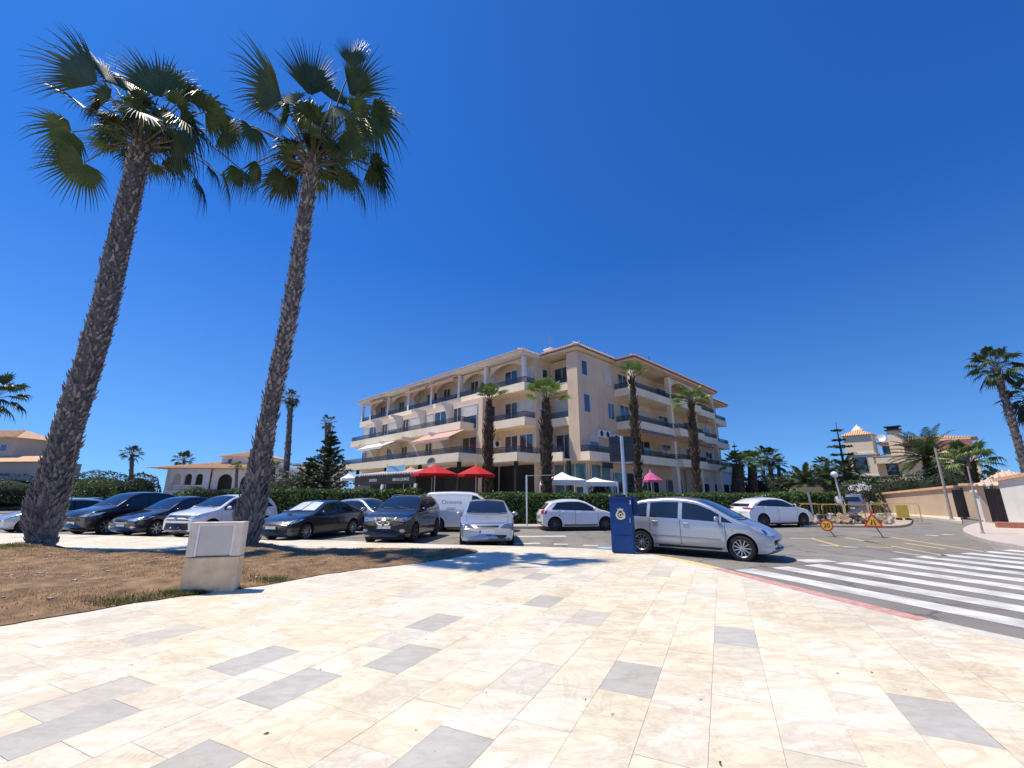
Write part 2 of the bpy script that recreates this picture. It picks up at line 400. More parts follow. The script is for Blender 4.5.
for _ in range(420):
    x = rng.uniform(-14, max(bx)); y = rng.uniform(min(by), max(by))
    if not inside((x, y), BED): continue
    s = rng.choice([.008, .012, .018, .03]) * rng.uniform(.6, 1.2); q = Vector((x, y, bed_h(x, y)))
    vs = [q + Vector((sx * s * rng.uniform(.6, 1.2), sy * s * rng.uniform(.6, 1.2), sz * s * rng.uniform(.3, .8))) for sz in (-1, 1) for sx, sy in ((-1, -1), (1, -1), (1, 1), (-1, 1))]
    pb_.add(vs, [(3, 2, 1, 0), (4, 5, 6, 7), (0, 1, 5, 4), (1, 2, 6, 5), (2, 3, 7, 6), (3, 0, 4, 7)])
o = pb_.build('pebbles', mat('bed_pebble', (.34, .27, .2), .9, col2=(.55, .48, .38))); tag(o, 'pebbles lying on the brown earth bed', 'pebbles', kind='stuff')
gr = MB(); bx = [p.x for p in BED]; by = [p.y for p in BED]; cnt = 0
while cnt < 40000:
    x = rng.uniform(-16, max(bx)); y = rng.uniform(min(by), max(by))
    if not inside((x, y), BED): continue
    if mnoise.noise((x * .9, y * .9, 9)) + rng.uniform(-.35, .35) < -.05: continue
    z = bed_h(x, y); a0 = rng.uniform(0, 6.28); h = rng.uniform(.012, .045); w = rng.uniform(.0025, .006); t = rng.uniform(.2, 1.6) * h
    d = Vector((math.cos(a0), math.sin(a0), 0)); q = Vector((-d.y, d.x, 0)) * w; p = Vector((x, y, z - .004))
    gr.add([p - q, p + q, p + d * t + Vector((0, 0, h))], [(0, 1, 2)], rnd=rng.random()); cnt += 1
o = gr.build('dry_grass', leafmat('straw', (.27, .165, .07), (.45, .32, .145), trans=.2), attr=True); tag(o, 'dry yellow grass on the brown earth bed', 'grass', kind='stuff')
gg = MB(); cnt = 0
spots = [(G(178 + 62 * t, 596 - 5 * t).xy + Vector((0, .05)), .16) for t in (0, .2, .4, .6, .8, 1)] + [(PALMS[0] + Vector((-.9, -.8)), .5), (PALMS[0] + Vector((.3, -1)), .3), (G(150, 601).xy, .3), (G(120, 605).xy, .25), (G(275, 582).xy, .25)]
while cnt < 8000:
    c, s = rng.choice(spots); x, y = c.x + rng.gauss(0, s), c.y + rng.gauss(0, s * .6)
    if not inside((x, y), BED): continue
    z = bed_h(x, y); a0 = rng.uniform(0, 6.28); h = rng.uniform(.02, .075); w = rng.uniform(.003, .007); t = rng.uniform(.2, 1.) * h
    d = Vector((math.cos(a0), math.sin(a0), 0)); q = Vector((-d.y, d.x, 0)) * w; p = Vector((x, y, z - .004))
    gg.add([p - q, p + q, p + d * t + Vector((0, 0, h))], [(0, 1, 2)], rnd=rng.random()); cnt += 1
o = gg.build('green_grass', leafmat('lawn_green', (.09, .11, .03), (.16, .18, .05), trans=.3), attr=True); tag(o, 'short green grass at the foot of the marker and the left palm', 'grass', kind='stuff')

# ---- road markings
mk_w = mat('road_paint', (.46, .44, .40), .7, col2=(.82, .81, .77), scale=2.2, detail=14)
mk_y = mat('yellow_road_paint', (.72, .55, .16), .7, col2=(.55, .45, .2), scale=5, detail=10)
z = MB(); ZR = ROAD + .004
d = Vector((.335, -.942)); e = Vector((.942, .335)) * 1.085
p0 = Vector((5.52, 10.75))
for k in range(12):
    a = p0 + e * k + d * (-.05 if k else -.1); l = 4.6; hw = e.normalized() * .27
    if k == 0: l = 4.9
    nseg = 8
    for s in range(nseg):
        q0 = a + d * (l * s / nseg); q1 = a + d * (l * (s + 1) / nseg)
        z.add([(*(q0 - hw), ZR), (*(q1 - hw), ZR), (*(q1 + hw), ZR), (*(q0 + hw), ZR)], [(0, 1, 2, 3)])
struct(z, 'zebra_crossing', mk_w)
def line_px(mb, x0, y0, x1, y1, w):
    a, b = G(x0, y0, ZR), G(x1, y1, ZR); t = (b - a).normalized(); n_ = Vector((-t.y, t.x, 0)) * w / 2
    mb.add([a - n_, b - n_, b + n_, a + n_], [(0, 1, 2, 3)])
w_ = MB()
line_px(w_, 509, 536.5, 566, 536, .5); line_px(w_, 497, 544, 540, 543.3, .4); line_px(w_, 554, 544, 568, 544.2, .3); line_px(w_, 583, 545.2, 598, 545.6, .3)
line_px(w_, 640, 536, 760, 536.2, .12); line_px(w_, 790, 538.3, 815, 538.6, .14); line_px(w_, 820, 545, 858, 547.5, .12); line_px(w_, 893, 551.5, 942, 558, .12)
line_px(w_, 800, 561, 830, 560.5, .5); line_px(w_, 925, 535, 938, 535.6, .3); line_px(w_, 942, 534.3, 953, 534.6, .3)
struct(w_, 'lane_marking', mk_w)
y_ = MB()
for l_ in [(813, 539, 843, 547), (864, 541, 947, 556), (890, 537, 986, 552), (846, 537.5, 890, 546), (866, 546.5, 893, 547.8), (905, 543, 945, 549)]: line_px(y_, *l_, .13)
struct(y_, 'yellow_marking', mk_y)
b2 = MB(); line_px(b2, 598, 547.3, 612, 548.2, .45); struct(b2, 'blue_marking', mat('blue_road_paint', (.25, .55, .7), .7))

wp_ = MB(); pts_ = [G(*p, ROAD + .002) for p in [(770, 543), (815, 538), (880, 535.5), (945, 532.5), (968, 537), (985, 544), (995, 549.5), (940, 551), (890, 549), (840, 548)]]
wp_.add(pts_, [list(range(len(pts_)))[::-1]]); struct(wp_, 'worn_asphalt', mat('worn_tan_asphalt', (.20, .175, .14), .9, col2=(.27, .24, .20), scale=1.6, detail=10, bump=.3, bscale=60))
# ---- pavements across the road
pav = mat('far_paving', (.52, .44, .37), .85, col2=(.6, .52, .44), scale=3, bump=.2)
def slab_pave(name, pts, zt, m=pav):
    mb = MB(); P2 = [tuple(p) for p in pts]
    area = sum(P2[i - 1][0] * P2[i][1] - P2[i][0] * P2[i - 1][1] for i in range(len(P2)))
    if area < 0: P2 = P2[::-1]
    mb.prism(P2, ROAD - .05, zt); return struct(mb, name, m)
rp = smooth_line([tuple(G(x, y, .03).xy) for x, y in [(1100, 565), (1024, 547), (990, 541), (968, 534), (963, 529), (972, 524.5), (985, 521.5)]], 4)
slab_pave('pavement', [Vector(p) for p in rp] + [G(978, 518, .03).xy, G(1010, 516, .03).xy, Vector((34, 18)), Vector((34, 8))], .05)
slab_pave('pavement', [G(962, 522, .03).xy, G(935, 518, .03).xy, G(905, 515.5, .03).xy, G(870, 513, .03).xy, G(870, 511, .03).xy, G(905, 512, .03).xy, G(960, 517, .03).xy], .05, mat('pale_paving', (.66, .58, .46), .85, bump=.2))
slab_pave('pavement', [Vector(p) for p in [(-40, 24.2), (-4, 22.9), (11.5, 22.8), (14.0, 25.6), (15.0, 29), (13, 60), (-45, 60)]], .05, mat('paving_behind', (.5, .45, .38), .85, bump=.2))
slab_pave('traffic_island', smooth_line([tuple(G(x, y, .0).xy) for x, y in [(800, 525.5), (850, 526), (900, 526), (912, 521), (905, 516), (860, 513), (820, 513), (796, 519), (800, 525.5)]], 4)[:-1], .03, mat('island_dirt', (.42, .32, .22), .95, col2=(.55, .46, .35), scale=3, bump=.6))
# ================================================================== CARS
def smooth_arr(a, k):
    if k < 1: return a
    w = np.exp(-.5 * (np.arange(-3 * k, 3 * k + 1) / k) ** 2); w /= w.sum()
    p = np.pad(a, 3 * k, mode='edge'); return np.convolve(p, w, 'valid')
def paint(name, col, metal=.0, rough=.28):
    return mat('paint_' + name, col, rough, metal, var=.03, scale=1.2, coat=1.)
def make_wheel(r, w, spokes, rim_m, parent, x, y, side):
    M = Matrix.Translation((x, y, r)) @ Matrix.Rotation(-PI / 2 * side, 4, 'X')     # local +z points outwards
    rr = r * .70
    t = MB(); t.lathe([(rr, -w / 2), (r * .93, -w / 2), (r, -w / 2 + .03), (r, w / 2 - .03), (r * .95, w / 2), (r * .84, w / 2 + .006), (rr, w / 2 - .004)], 28, M, closed=True)
    wheel = t.build('wheel', rubber, parent, auto=35)
    k = MB(); k.lathe([(rr, w / 2 - .008), (rr * .985, w / 2 + .002), (rr * .93, w / 2 - .012), (rr * .9, w / 2 - .06)], 28, M)
    k.lathe([(rr * .9, w / 2 - .06), (.02, w / 2 - .075)], 28, M, mi=1)
    for i in range(spokes):
        a = 2 * PI * i / spokes; Q = M @ Matrix.Rotation(a, 4, 'Z'); h = rr * (.12 if spokes < 8 else .07)
        pts = [(.03, -h * .8), (rr * .93, -h * .75), (rr * .93, h * .75), (.03, h * .8)]
        vs = [Q @ Vector((p[0], p[1], w / 2 - .004 - (.02 if p[0] < .1 else .008))) for p in pts] + [Q @ Vector((p[0], p[1], w / 2 - .05)) for p in pts]
        k.add(vs, [(0, 1, 2, 3), (4, 7, 6, 5), (0, 4, 5, 1), (2, 6, 7, 3)], 0)
    k.lathe([(rr * .2, w / 2 - .05), (rr * .19, w / 2 - .012), (.001, w / 2 - .006)], 14, M)
    k.build('rim', [rim_m, black_plastic], wheel, auto=30)
    return wheel
MIR = {'L': 1, 'R': -1}
class Car:
    def __init__(s, name, label, cat, sp, loc, heading, paint_m, group=None):
        s.sp = sp; s.L, s.W, s.H = sp['L'], sp['W'], sp['H']; L = s.L
        s.root = empty(name, loc, heading, label, cat, group); s.paint = paint_m
        s.rad = sp.get('r', .32); s.xf = L / 2 - sp['fo']; s.xr = s.xf - sp['wb']
        ss = np.unique(np.concatenate([np.linspace(0, .35, 12), np.linspace(.35, L - .35, 64), np.linspace(L - .35, L, 12)]))
        fine = np.linspace(0, L, 600); tp = np.array(sp['top'])
        ztf = smooth_arr(np.interp(fine, tp[:, 0], tp[:, 1]), sp.get('sm', 9))
        ztop = np.interp(ss, fine, ztf)
        bl = np.array(sp['belt']); s.belt = lambda q: np.interp(q, bl[:, 0], bl[:, 1])
        cl = sp.get('cl', .2); rings = []
        for q, zt in zip(ss, ztop):
            sf = max(0, 1 - q / 1.0); sr = max(0, 1 - (L - q) / .8)
            w = s.W / 2 * (1 - sp.get('tf', .16) * sf ** 2.2 - sp.get('tr', .12) * sr ** 2.4)
            zb = cl + .10 * max(0, 1 - q / .25) ** 2 + .14 * max(0, 1 - (L - q) / .3) ** 2
            belt = float(s.belt(q)); tumb = sp.get('tumble', .30)
            rad = sp.get('rr', .11) if zt > belt + .2 else .07
            zt2 = max(zt, zb + .25); half = []
            for y in (0, .5, .9): half.append((y * w * .93, zb))
            zside = zt2 - rad
            def ys(z):
                if z < .52: f_ = 1 - .055 * ((.52 - z) / .32) ** 2
                else: f_ = 1 - .018 * ((z - .52) / .4) ** 2
                yv = w * f_ + .010 * math.exp(-((z - belt + .13) / .05) ** 2) - .006 * math.exp(-((z - .42) / .05) ** 2)
                if z > belt: yv -= tumb * (z - belt) + .012
                elif z > belt - .03: yv -= .012 * (z - belt + .03) / .03
                return yv
            zs_ = np.linspace(zb + .02, zside, 17)
            for z in zs_: half.append((ys(z), z))
            ye = ys(zside)
            for a in np.linspace(0, PI / 2, 6)[1:]: half.append((ye - rad * (1 - math.cos(a)), zside + rad * math.sin(a)))
            yt = ye - rad; crown = sp.get('crown', .035)
            for k in np.linspace(0, 1, 7)[1:]: half.append((yt * (1 - k), zt2 + crown * (1 - (1 - k) ** 2)))
            bow = sp.get('bow', .16) * max(0, 1 - q / .7) - sp.get('bowr', .10) * max(0, 1 - (L - q) / .6)
            ring = [(L / 2 - q - bow * (y / (s.W / 2)) ** 2, y, z) for y, z in half]
            full = ring + [(x, -y, z) for x, y, z in ring[-2:0:-1]]
            rings.append(full)
        def cap(ring, sgn):
            out = []; c = np.mean(np.array(ring), axis=0); c[2] = c[2]
            for f_, dx in ((.86, .012), (.6, .022), (.3, .026)):
                out.append([tuple(c * (1 - f_) + np.array(p) * f_ + np.array((dx * sgn, 0, 0))) for p in ring])
            return out
        rings = cap(rings[0], 1)[::-1] + rings + cap(rings[-1], -1)
        n = len(rings[0]); vs = [p for r in rings for p in r]
        fs = [(i * n + j, (i + 1) * n + j, (i + 1) * n + (j + 1) % n, i * n + (j + 1) % n) for i in range(len(rings) - 1) for j in range(n)]
        fs += [tuple(range(n)), tuple(range((len(rings) - 1) * n, len(rings) * n))[::-1]]
        bm = bmesh.new(); bv = [bm.verts.new(v) for v in vs]
        for f_ in fs: bm.faces.new([bv[i] for i in f_])
        bmesh.ops.recalc_face_normals(bm, faces=bm.faces)
        me = bpy.data.meshes.new('body'); bm.to_mesh(me); bm.free(); me.materials.append(paint_m); me.materials.append(black_plastic)
        tmp = bpy.data.objects.new('tmp', me); COL.objects.link(tmp)
        cut = MB()
        for x in (s.xf, s.xr):
            for sg in (1, -1):
                M = Matrix.Translation((x, sg * (s.W / 2 - .02), s.rad + .015)) @ Matrix.Rotation(PI / 2, 4, 'X')
                rA = s.rad + sp.get('ag', .05)
                cut.lathe([(rA, -.27), (rA, .27)], 32, M); a = 2 * PI / 32
                cut.add([M @ Vector((rA * math.cos(k * a), rA * math.sin(k * a), -.27)) for k in range(32)], [list(range(32))[::-1]])
                cut.add([M @ Vector((rA * math.cos(k * a), rA * math.sin(k * a), .27)) for k in range(32)], [list(range(32))])
        co = cut.build('cutter', black_plastic); bm = bmesh.new(); bm.from_mesh(co.data); bmesh.ops.remove_doubles(bm, verts=bm.verts, dist=1e-4)
        bmesh.ops.recalc_face_normals(bm, faces=bm.faces); bm.to_mesh(co.data); bm.free()
        md = tmp.modifiers.new('b', 'BOOLEAN'); md.operation = 'DIFFERENCE'; md.object = co; md.solver = 'EXACT'; md.material_mode = 'TRANSFER'
        dg = bpy.context.evaluated_depsgraph_get(); me2 = bpy.data.meshes.new_from_object(tmp.evaluated_get(dg))
        bpy.data.objects.remove(tmp); bpy.data.objects.remove(co)
        me2.name = 'body'; me2.polygons.foreach_set('use_smooth', [True] * len(me2.polygons)); me2.set_sharp_from_angle(angle=R(38))
        s.body = link(bpy.data.objects.new('body', me2), s.root)
        bm = bmesh.new(); bm.from_mesh(me2); s.bvh = BVHTree.FromBMesh(bm); bm.free()
        for x in (s.xf, s.xr):
            for sg in (1, -1): make_wheel(s.rad, sp.get('tw', .21), sp.get('spokes', 10), sp.get('rim', rim_silver), s.root, x, sg * (s.W / 2 - .118), sg)
    def X(s, q): return s.L / 2 - q
    def cast(s, plane, u, v, sg=1, off=.004):
        if plane == 'side': o, d = Vector((s.X(u), 3 * sg, v)), Vector((0, -sg, 0))
        elif plane == 'front': o, d = Vector((5, u, v)), Vector((-1, 0, 0))
        elif plane == 'rear': o, d = Vector((-5, u, v)), Vector((1, 0, 0))
        elif plane == 'top': o, d = Vector((s.X(v), u, 5)), Vector((0, 0, -1))
        elif plane[0] == 'corner':                        # seen from `ang` off the nose (or the tail past 90)
            a = plane[1]; d = -Vector((math.cos(a), math.sin(a) * sg, 0))
            o = Vector((0, 0, v)) + Vector((-math.sin(a), math.cos(a) * sg, 0)) * u - d * 6
        loc, nrm, *_ = s.bvh.ray_cast(o, d)
        if loc is None: loc, nrm, *_ = s.bvh.find_nearest(o + d * (o.length * .6))
        if nrm.dot(d) > 0: nrm = -nrm
        return loc + nrm * off
    def decal(s, name, poly, plane, m, sg=1, off=.004, step=.09, parent=None, only=False):
        v, f = cdt(poly, step); mb = MB()
        pts = [s.cast(plane, p.x, p.y, sg, off) for p in v]
        mb.add(pts, f, smooth=True)
        bm_fs = []
        for t in mb.f:
            a, b, c = (Vector(mb.v[i]) for i in t); nrm = (b - a).cross(c - a); loc, n2, *_ = s.bvh.find_nearest((a + b + c) / 3)
            bm_fs.append(t if nrm.dot(n2) >= 0 else t[::-1])
        mb.f = [list(t) for t in bm_fs]
        return mb.build(name, m, parent or s.root)
    def ribbon(s, name, pts, w, plane, m, sg=1, off=.003, parent=None):
        mb = MB(); L_ = []
        for i in range(len(pts) - 1):
            a, b = Vector(pts[i]), Vector(pts[i + 1]); k = max(1, int((b - a).length / .07))
            L_ += [a.lerp(b, j / k) for j in range(k)]
        L_.append(Vector(pts[-1])); vs = []
        for i, p in enumerate(L_):
            t = (L_[min(i + 1, len(L_) - 1)] - L_[max(i - 1, 0)]).normalized(); n_ = Vector((-t.y, t.x)) * w / 2
            vs += [s.cast(plane, *(p - n_), sg, off), s.cast(plane, *(p + n_), sg, off)]
        mb.add(vs, [(2 * i, 2 * i + 1, 2 * i + 3, 2 * i + 2) for i in range(len(L_) - 1)])
        return mb.build(name, m, parent or s.root)
    def sides(s, windows, trim=None):
        for sg in (1, -1):
            if trim: s.decal('window_trim', trim, 'side', black_plastic, sg, .003)
            for w in windows: s.decal('side_window', w, 'side', car_glass, sg, .007)
    def top_glass(s, name, x0, x1, k0=.78, k1=.62, plane='top', m=None, off=.006):
        w = s.W / 2
        # a bowed sheet between the pillars
        pl = [(-w * k0, x0 + .08), (-w * k0 * .5, x0 + .015), (0, x0), (w * k0 * .5, x0 + .015), (w * k0, x0 + .08), (w * k1, x1), (-w * k1, x1)]
        return s.decal(name, pl, 'top', m or car_glass, 1, off, .08)
    def doors(s, xs, ztop, zbot=.30):
        for sg in (1, -1):
            for a, b in zip(xs[:-1], xs[1:]):
                zt = lambda q: float(s.belt(q)) - .02
                d_ = s.ribbon('door', [(a, zt(a)), (a, zbot + .06), (a + .06, zbot), (b - .05, zbot), (b, zbot + .06), (b, zt(b))], .012, 'side', black_plastic, sg)
                hx = b - .16; hz = float(s.belt(hx)) - .11
                h = MB(); c = s.cast('side', hx, hz, sg, .018)
                h.bbox(c.x - .085, c.x + .085, c.y - .016, c.y + .016, c.z - .014, c.z + .014, .008); h.build('handle', s.sp.get('handle', s.paint), d_)
    def mirrors(s, q, m=None):
        z = float(s.belt(q)) + .07
        for sg in (1, -1):
            c = s.cast('side', q, z - .05, sg, 0); mb = MB()
            T = Matrix.Translation((c.x + .02, c.y + sg * .13, z + .02))
            bm = bmesh.new(); bmesh.ops.create_uvsphere(bm, u_segments=14, v_segments=9, radius=1)
            for v in bm.verts:
                v.co = Vector((v.co.x * .075, v.co.y * .115, v.co.z * .075))
                v.co.x = max(v.co.x, -.035)
            bm.verts.index_update(); mb.add([T @ v.co for v in bm.verts], [[v.index for v in f.verts] for f in bm.faces], smooth=True); bm.free()
            mb.tube([(c.x + .03, c.y - sg * .01, z - .05), (c.x + .02, c.y + sg * .07, z - .01)], .02, 6)
            mo = mb.build('mirror', m or s.paint, s.root)
            g_ = MB(); X_ = c.x + .02 - .037; yc = c.y + sg * .13
            g_.add([(X_, yc + .09 * math.cos(t), z + .02 + .055 * math.sin(t)) for t in np.linspace(0, 2 * PI, 14, endpoint=False)], [list(range(14))]); g_.build('mirror_glass', chrome, mo)
    def plate(s, plane, z, y=0):
        c = s.cast(plane, y, z, 1, .012); sx = 1 if plane == 'front' else -1; mb = MB()
        mb.bbox(c.x - .006, c.x + .006, c.y - .26, c.y + .26, z - .055, z + .055, .004); o = mb.build('number_plate', plate_white, s.root)
        b = MB(); b.box(c.x + sx * .0065, c.x + sx * .009, c.y - sx * .26 if sx < 0 else c.y - .26, c.y - .215 if sx > 0 else c.y + .215, z - .05, z + .05) if sx > 0 else b.box(c.x - .009, c.x - .0065, c.y + .215, c.y + .255, z - .05, z + .05)
        b.build('plate_band', plate_blue, o)
        t = MB(); x0 = c.y - .17                                                    # the unreadable dark characters
        for k, wd in enumerate((.034, .034, .034, .034, .0, .036, .036, .036)):
            if wd: t.box(c.x + sx * .0065, c.x + sx * .0085, x0, x0 + wd * .7, z - .03, z + .03)
            x0 += .046
        return o
    def lights(s, name, poly, ang, m, off=.006, inner=None, rear=False):
        x0 = (-s.L / 2 + .1) if rear else (s.L / 2 - .12); u0 = -x0 * math.sin(ang) + s.W * .4 * math.cos(ang)
        poly = [(p[0] + u0, p[1]) for p in poly]
        if inner: inner = [(p[0] + u0, p[1]) for p in inner]
        for sg in (1, -1):
            h = s.decal(name, poly, ('corner', ang), m, sg, off, .06)
            if inner: s.decal('lamp_bulb', inner, ('corner', ang), chrome, sg, off + .004, .05, h)
    def under(s):
        mb = MB(); mb.bbox(-s.L / 2 + .35, s.L / 2 - .35, -s.W / 2 + .25, s.W / 2 - .25, .15, .26, .03); mb.build('underbody', black_plastic, s.root)
rim_silver = mat('rim_silver', (.55, .56, .58), .3, .85, var=.05)
rim_dark = mat('rim_dark', (.1, .1, .11), .35, .7, var=.05)

silver = paint('silver', (.40, .43, .48), .5, .3); silver2 = paint('pale_silver', (.46, .50, .56), .5, .3)
whitep = paint('white', (.80, .81, .82)); blackp = paint('black', (.010, .011, .014)); navy = paint('navy', (.012, .016, .032), .3)
anth = paint('anthracite', (.035, .038, .045), .5); black2 = paint('black_brown', (.016, .015, .016), .3); grey_p = paint('grey', (.22, .24, .27), .5)

HATCH = dict(L=4.0, W=1.74, H=1.46, wb=2.54, fo=.80, r=.31, cl=.19,
    top=[(0, .58), (.06, .70), (.3, .80), (.75, .92), (1.05, .99), (1.30, 1.13), (1.72, 1.36), (2.05, 1.45), (2.5, 1.46), (3.1, 1.42), (3.5, 1.34), (3.72, 1.12), (3.9, .95), (3.97, .85), (4.0, .70)],
    belt=[(0, .85), (1.1, .93), (3.2, 1.0), (4, 1.0)])
SEDAN = dict(L=4.6, W=1.78, H=1.45, wb=2.7, fo=.92, r=.32, cl=.18,
    top=[(0, .55), (.07, .68), (.35, .79), (.8, .89), (1.25, .96), (1.5, 1.08), (2.05, 1.36), (2.4, 1.43), (2.9, 1.44), (3.3, 1.38), (3.75, 1.17), (4.05, 1.05), (4.45, 1.02), (4.56, .95), (4.6, .75)],
    belt=[(0, .82), (1.3, .91), (3.6, .98), (4.6, .98)], tumble=.34)
SUV = dict(L=4.38, W=1.82, H=1.6, wb=2.65, fo=.88, r=.35, cl=.24,
    top=[(0, .68), (.06, .84), (.3, .96), (.8, 1.04), (1.12, 1.09), (1.38, 1.24), (1.9, 1.52), (2.3, 1.59), (2.9, 1.6), (3.5, 1.56), (3.9, 1.46), (4.15, 1.18), (4.3, 1.0), (4.38, .75)],
    belt=[(0, .95), (1.2, 1.04), (3.3, 1.12), (4.38, 1.16)], tumble=.30)
MPV = dict(L=4.36, W=1.80, H=1.62, wb=2.75, fo=.86, r=.325, cl=.19, spokes=10, bow=.26, tf=.22,
    top=[(0, .52), (.05, .64), (.22, .76), (.6, .92), (.85, 1.0), (1.10, 1.13), (1.55, 1.40), (1.95, 1.56), (2.35, 1.62), (2.9, 1.63), (3.6, 1.57), (3.95, 1.46), (4.18, 1.1), (4.3, .95), (4.36, .72)],
    belt=[(0, .84), (.95, .95), (2.5, 1.03), (4.36, 1.08)], tumble=.27)
VAN = dict(L=4.4, W=1.83, H=1.83, wb=2.75, fo=.85, r=.32, cl=.2, bow=.2, tf=.2,
    top=[(0, .62), (.06, .8), (.3, .94), (.75, 1.06), (1.0, 1.15), (1.35, 1.45), (1.75, 1.72), (2.1, 1.8), (3, 1.83), (4.1, 1.8), (4.3, 1.74), (4.37, 1.4), (4.4, .8)],
    belt=[(0, .9), (1, 1.02), (4.4, 1.1)], tumble=.13, rr=.13)
PICK = dict(L=5.0, W=1.85, H=1.78, wb=3.0, fo=.85, r=.37, cl=.3,
    top=[(0, .75), (.06, .9), (.3, 1.04), (1.1, 1.12), (1.35, 1.25), (1.8, 1.62), (2.2, 1.76), (3.4, 1.78), (4.6, 1.74), (4.85, 1.5), (4.97, 1.1), (5, .8)],
    belt=[(0, 1.0), (1.2, 1.08), (5, 1.16)], tumble=.2)
def dlo(c, x0, x1, rear_up, xs, n=6, cut=.05):
    """side glass between the belt and the roof arc, split into panes at xs"""
    L = c.L; tp = np.array(c.sp['top']); zt = lambda q: min(float(np.interp(q, tp[:, 0], tp[:, 1])) - .115, c.H - .125)
    zb = lambda q: float(c.belt(q)) + .012
    panes = []
    for a, b in zip(xs[:-1], xs[1:]):
        lo = [(q, zb(q)) for q in np.linspace(a, b, n)]; up = [(q, max(zt(q), zb(q) + .006)) for q in np.linspace(b, a, n * 2)]
        if b == xs[-1]: up[0] = (b - .0, zb(b) + .01); up = [(q, z) if q < b - rear_up else (q, zb(b) + .02 + (z - zb(b) - .02) * (b - q) / rear_up) for q, z in up]
        panes.append(lo + up)
    lo = [(q, zb(q) - .025) for q in np.linspace(x0, x1, 14)]; up = [(q, max(zt(q) + .02, zb(q))) for q in np.linspace(x1, x0, 26)]
    up = [(q, z) if q < x1 - rear_up else (q, zb(x1) + .02 + (z - zb(x1) - .02) * (x1 - q) / rear_up) for q, z in up]
    return panes, lo + up

def build_car(kind, name, label, loc, heading, pm, cat='car', front=True, **o):
    sp = dict({'hatch': HATCH, 'sedan': SEDAN, 'suv': SUV, 'mpv': MPV, 'van': VAN, 'pick': PICK}[kind]); sp.update(o.get('sp', {}))
    h0 = max(z for _, z in sp['top'])
    if abs(h0 - sp['H']) > .005: sp['top'] = [(x, z if z < .8 else .8 + (z - .8) * (sp['H'] - .8) / (h0 - .8)) for x, z in sp['top']]; sp['belt'] = [(x, .8 + (z - .8) * (sp['H'] - .8) / (h0 - .8)) for x, z in sp['belt']]
    c = Car(name, label, cat, sp, loc, heading, pm, o.get('group')); W = c.W / 2; L = c.L
    c.under()
    cfg = {'hatch': dict(ws=(1.12, 1.92), rw=(3.52, 3.85), p=[1.35, 2.28, 2.36, 3.42], ru=.25, d=[1.18, 2.32, 3.1], m=1.42),
           'sedan': dict(ws=(1.33, 2.22), rw=(3.4, 3.98), p=[1.55, 2.62, 2.7, 3.78], ru=.45, d=[1.35, 2.66, 3.5], m=1.62),
           'suv': dict(ws=(1.18, 2.05), rw=(3.92, 4.2), p=[1.4, 2.45, 2.54, 3.85], ru=.38, d=[1.25, 2.5, 3.45], m=1.5),
           'mpv': dict(ws=(.92, 1.95), rw=(3.98, 4.2), p=[1.02, 1.3, 1.36, 2.36, 2.48, 3.32, 3.42, 4.0], ru=.22, d=[1.22, 2.42, 3.32], m=1.42),
           'van': dict(ws=(1.02, 1.72), rw=(4.34, 4.37), p=[1.12, 2.0], ru=.05, d=[1.1, 2.06], m=1.25),
           'pick': dict(ws=(1.2, 1.85), rw=(4.7, 4.92), p=[1.4, 2.5, 2.6, 3.4, 3.5, 4.5], ru=.1, d=[1.3, 2.55, 3.45], m=1.5)}[kind]
    pr = cfg['p']
    if kind == 'van': panes, tr = dlo(c, 1.1, 2.02, .04, pr)
    else:
        panes, tr = dlo(c, pr[0] - .04, pr[-1] + .05, cfg['ru'], pr)
        if len(pr) > 4 : panes = [p for i, p in enumerate(panes) if i % 2 == 0]
        else: panes = [panes[0], panes[2]]
    if o.get('trim', True): c.sides(panes, tr)
    else: c.sides(panes)
    c.top_glass('windscreen', *cfg['ws'], k0=.80, k1=.66)
    zr0 = np.interp(cfg['rw'][0], *np.array(sp['top']).T) - .04; zr1 = np.interp(cfg['rw'][1], *np.array(sp['top']).T) + .0
    if kind == 'sedan': c.top_glass('rear_window', cfg['rw'][1], cfg['rw'][0], .76, .64)
    elif kind != 'van': c.decal('rear_window', [(-W * .70, zr1), (W * .70, zr1), (W * .60, zr0), (-W * .60, zr0)], 'rear', car_glass, 1, .006)
    
    wq = cfg['ws'][0] - .06                                       # bonnet shut lines, cowl and wipers
    for sg in (1, -1): c.ribbon('bonnet_seam', [(sg * W * .60, .12), (sg * W * .74, .4), (sg * W * .80, wq)], .012, 'top', black_plastic)
    c.ribbon('cowl', [(-W * .76, wq + .07), (-W * .4, wq + .0), (0, wq - .015), (W * .4, wq + .0), (W * .76, wq + .07)], .05, 'top', black_plastic, 1, .005)
    for u0 in (-W * .1, W * .55): c.ribbon('wiper', [(u0, wq + .06), (u0 - W * .5, wq + .16)], .022, 'top', black_plastic, 1, .014)
    c.doors(cfg['d'], .3); c.mirrors(cfg['m'], o.get('mirror_m'))
    return c
def ell(cx, cz, rx, rz, n=14): return [(cx + rx * math.cos(t), cz + rz * math.sin(t)) for t in np.linspace(0, 2 * PI, n, endpoint=False)]
def at_ground(x, y, heading, fwd): # car centre so that the point `fwd` ahead of it stands over the photo point
    g_ = G(x, y, ROAD); return (g_.x - math.cos(R(heading)) * fwd, g_.y - math.sin(R(heading)) * fwd, ROAD)
def rear_lights(c, z, rx=.2, rz=.1, m=red_lens, ang=150): c.lights('tail_light', ell(0, z, rx, rz), R(ang), m, rear=True)
def common_rear(c, z):
    c.plate('rear', z); c.decal('rear_bumper_insert', [(-.62, .3), (.62, .3), (.6, .42), (-.6, .42)], 'rear', black_plastic, 1, .004)

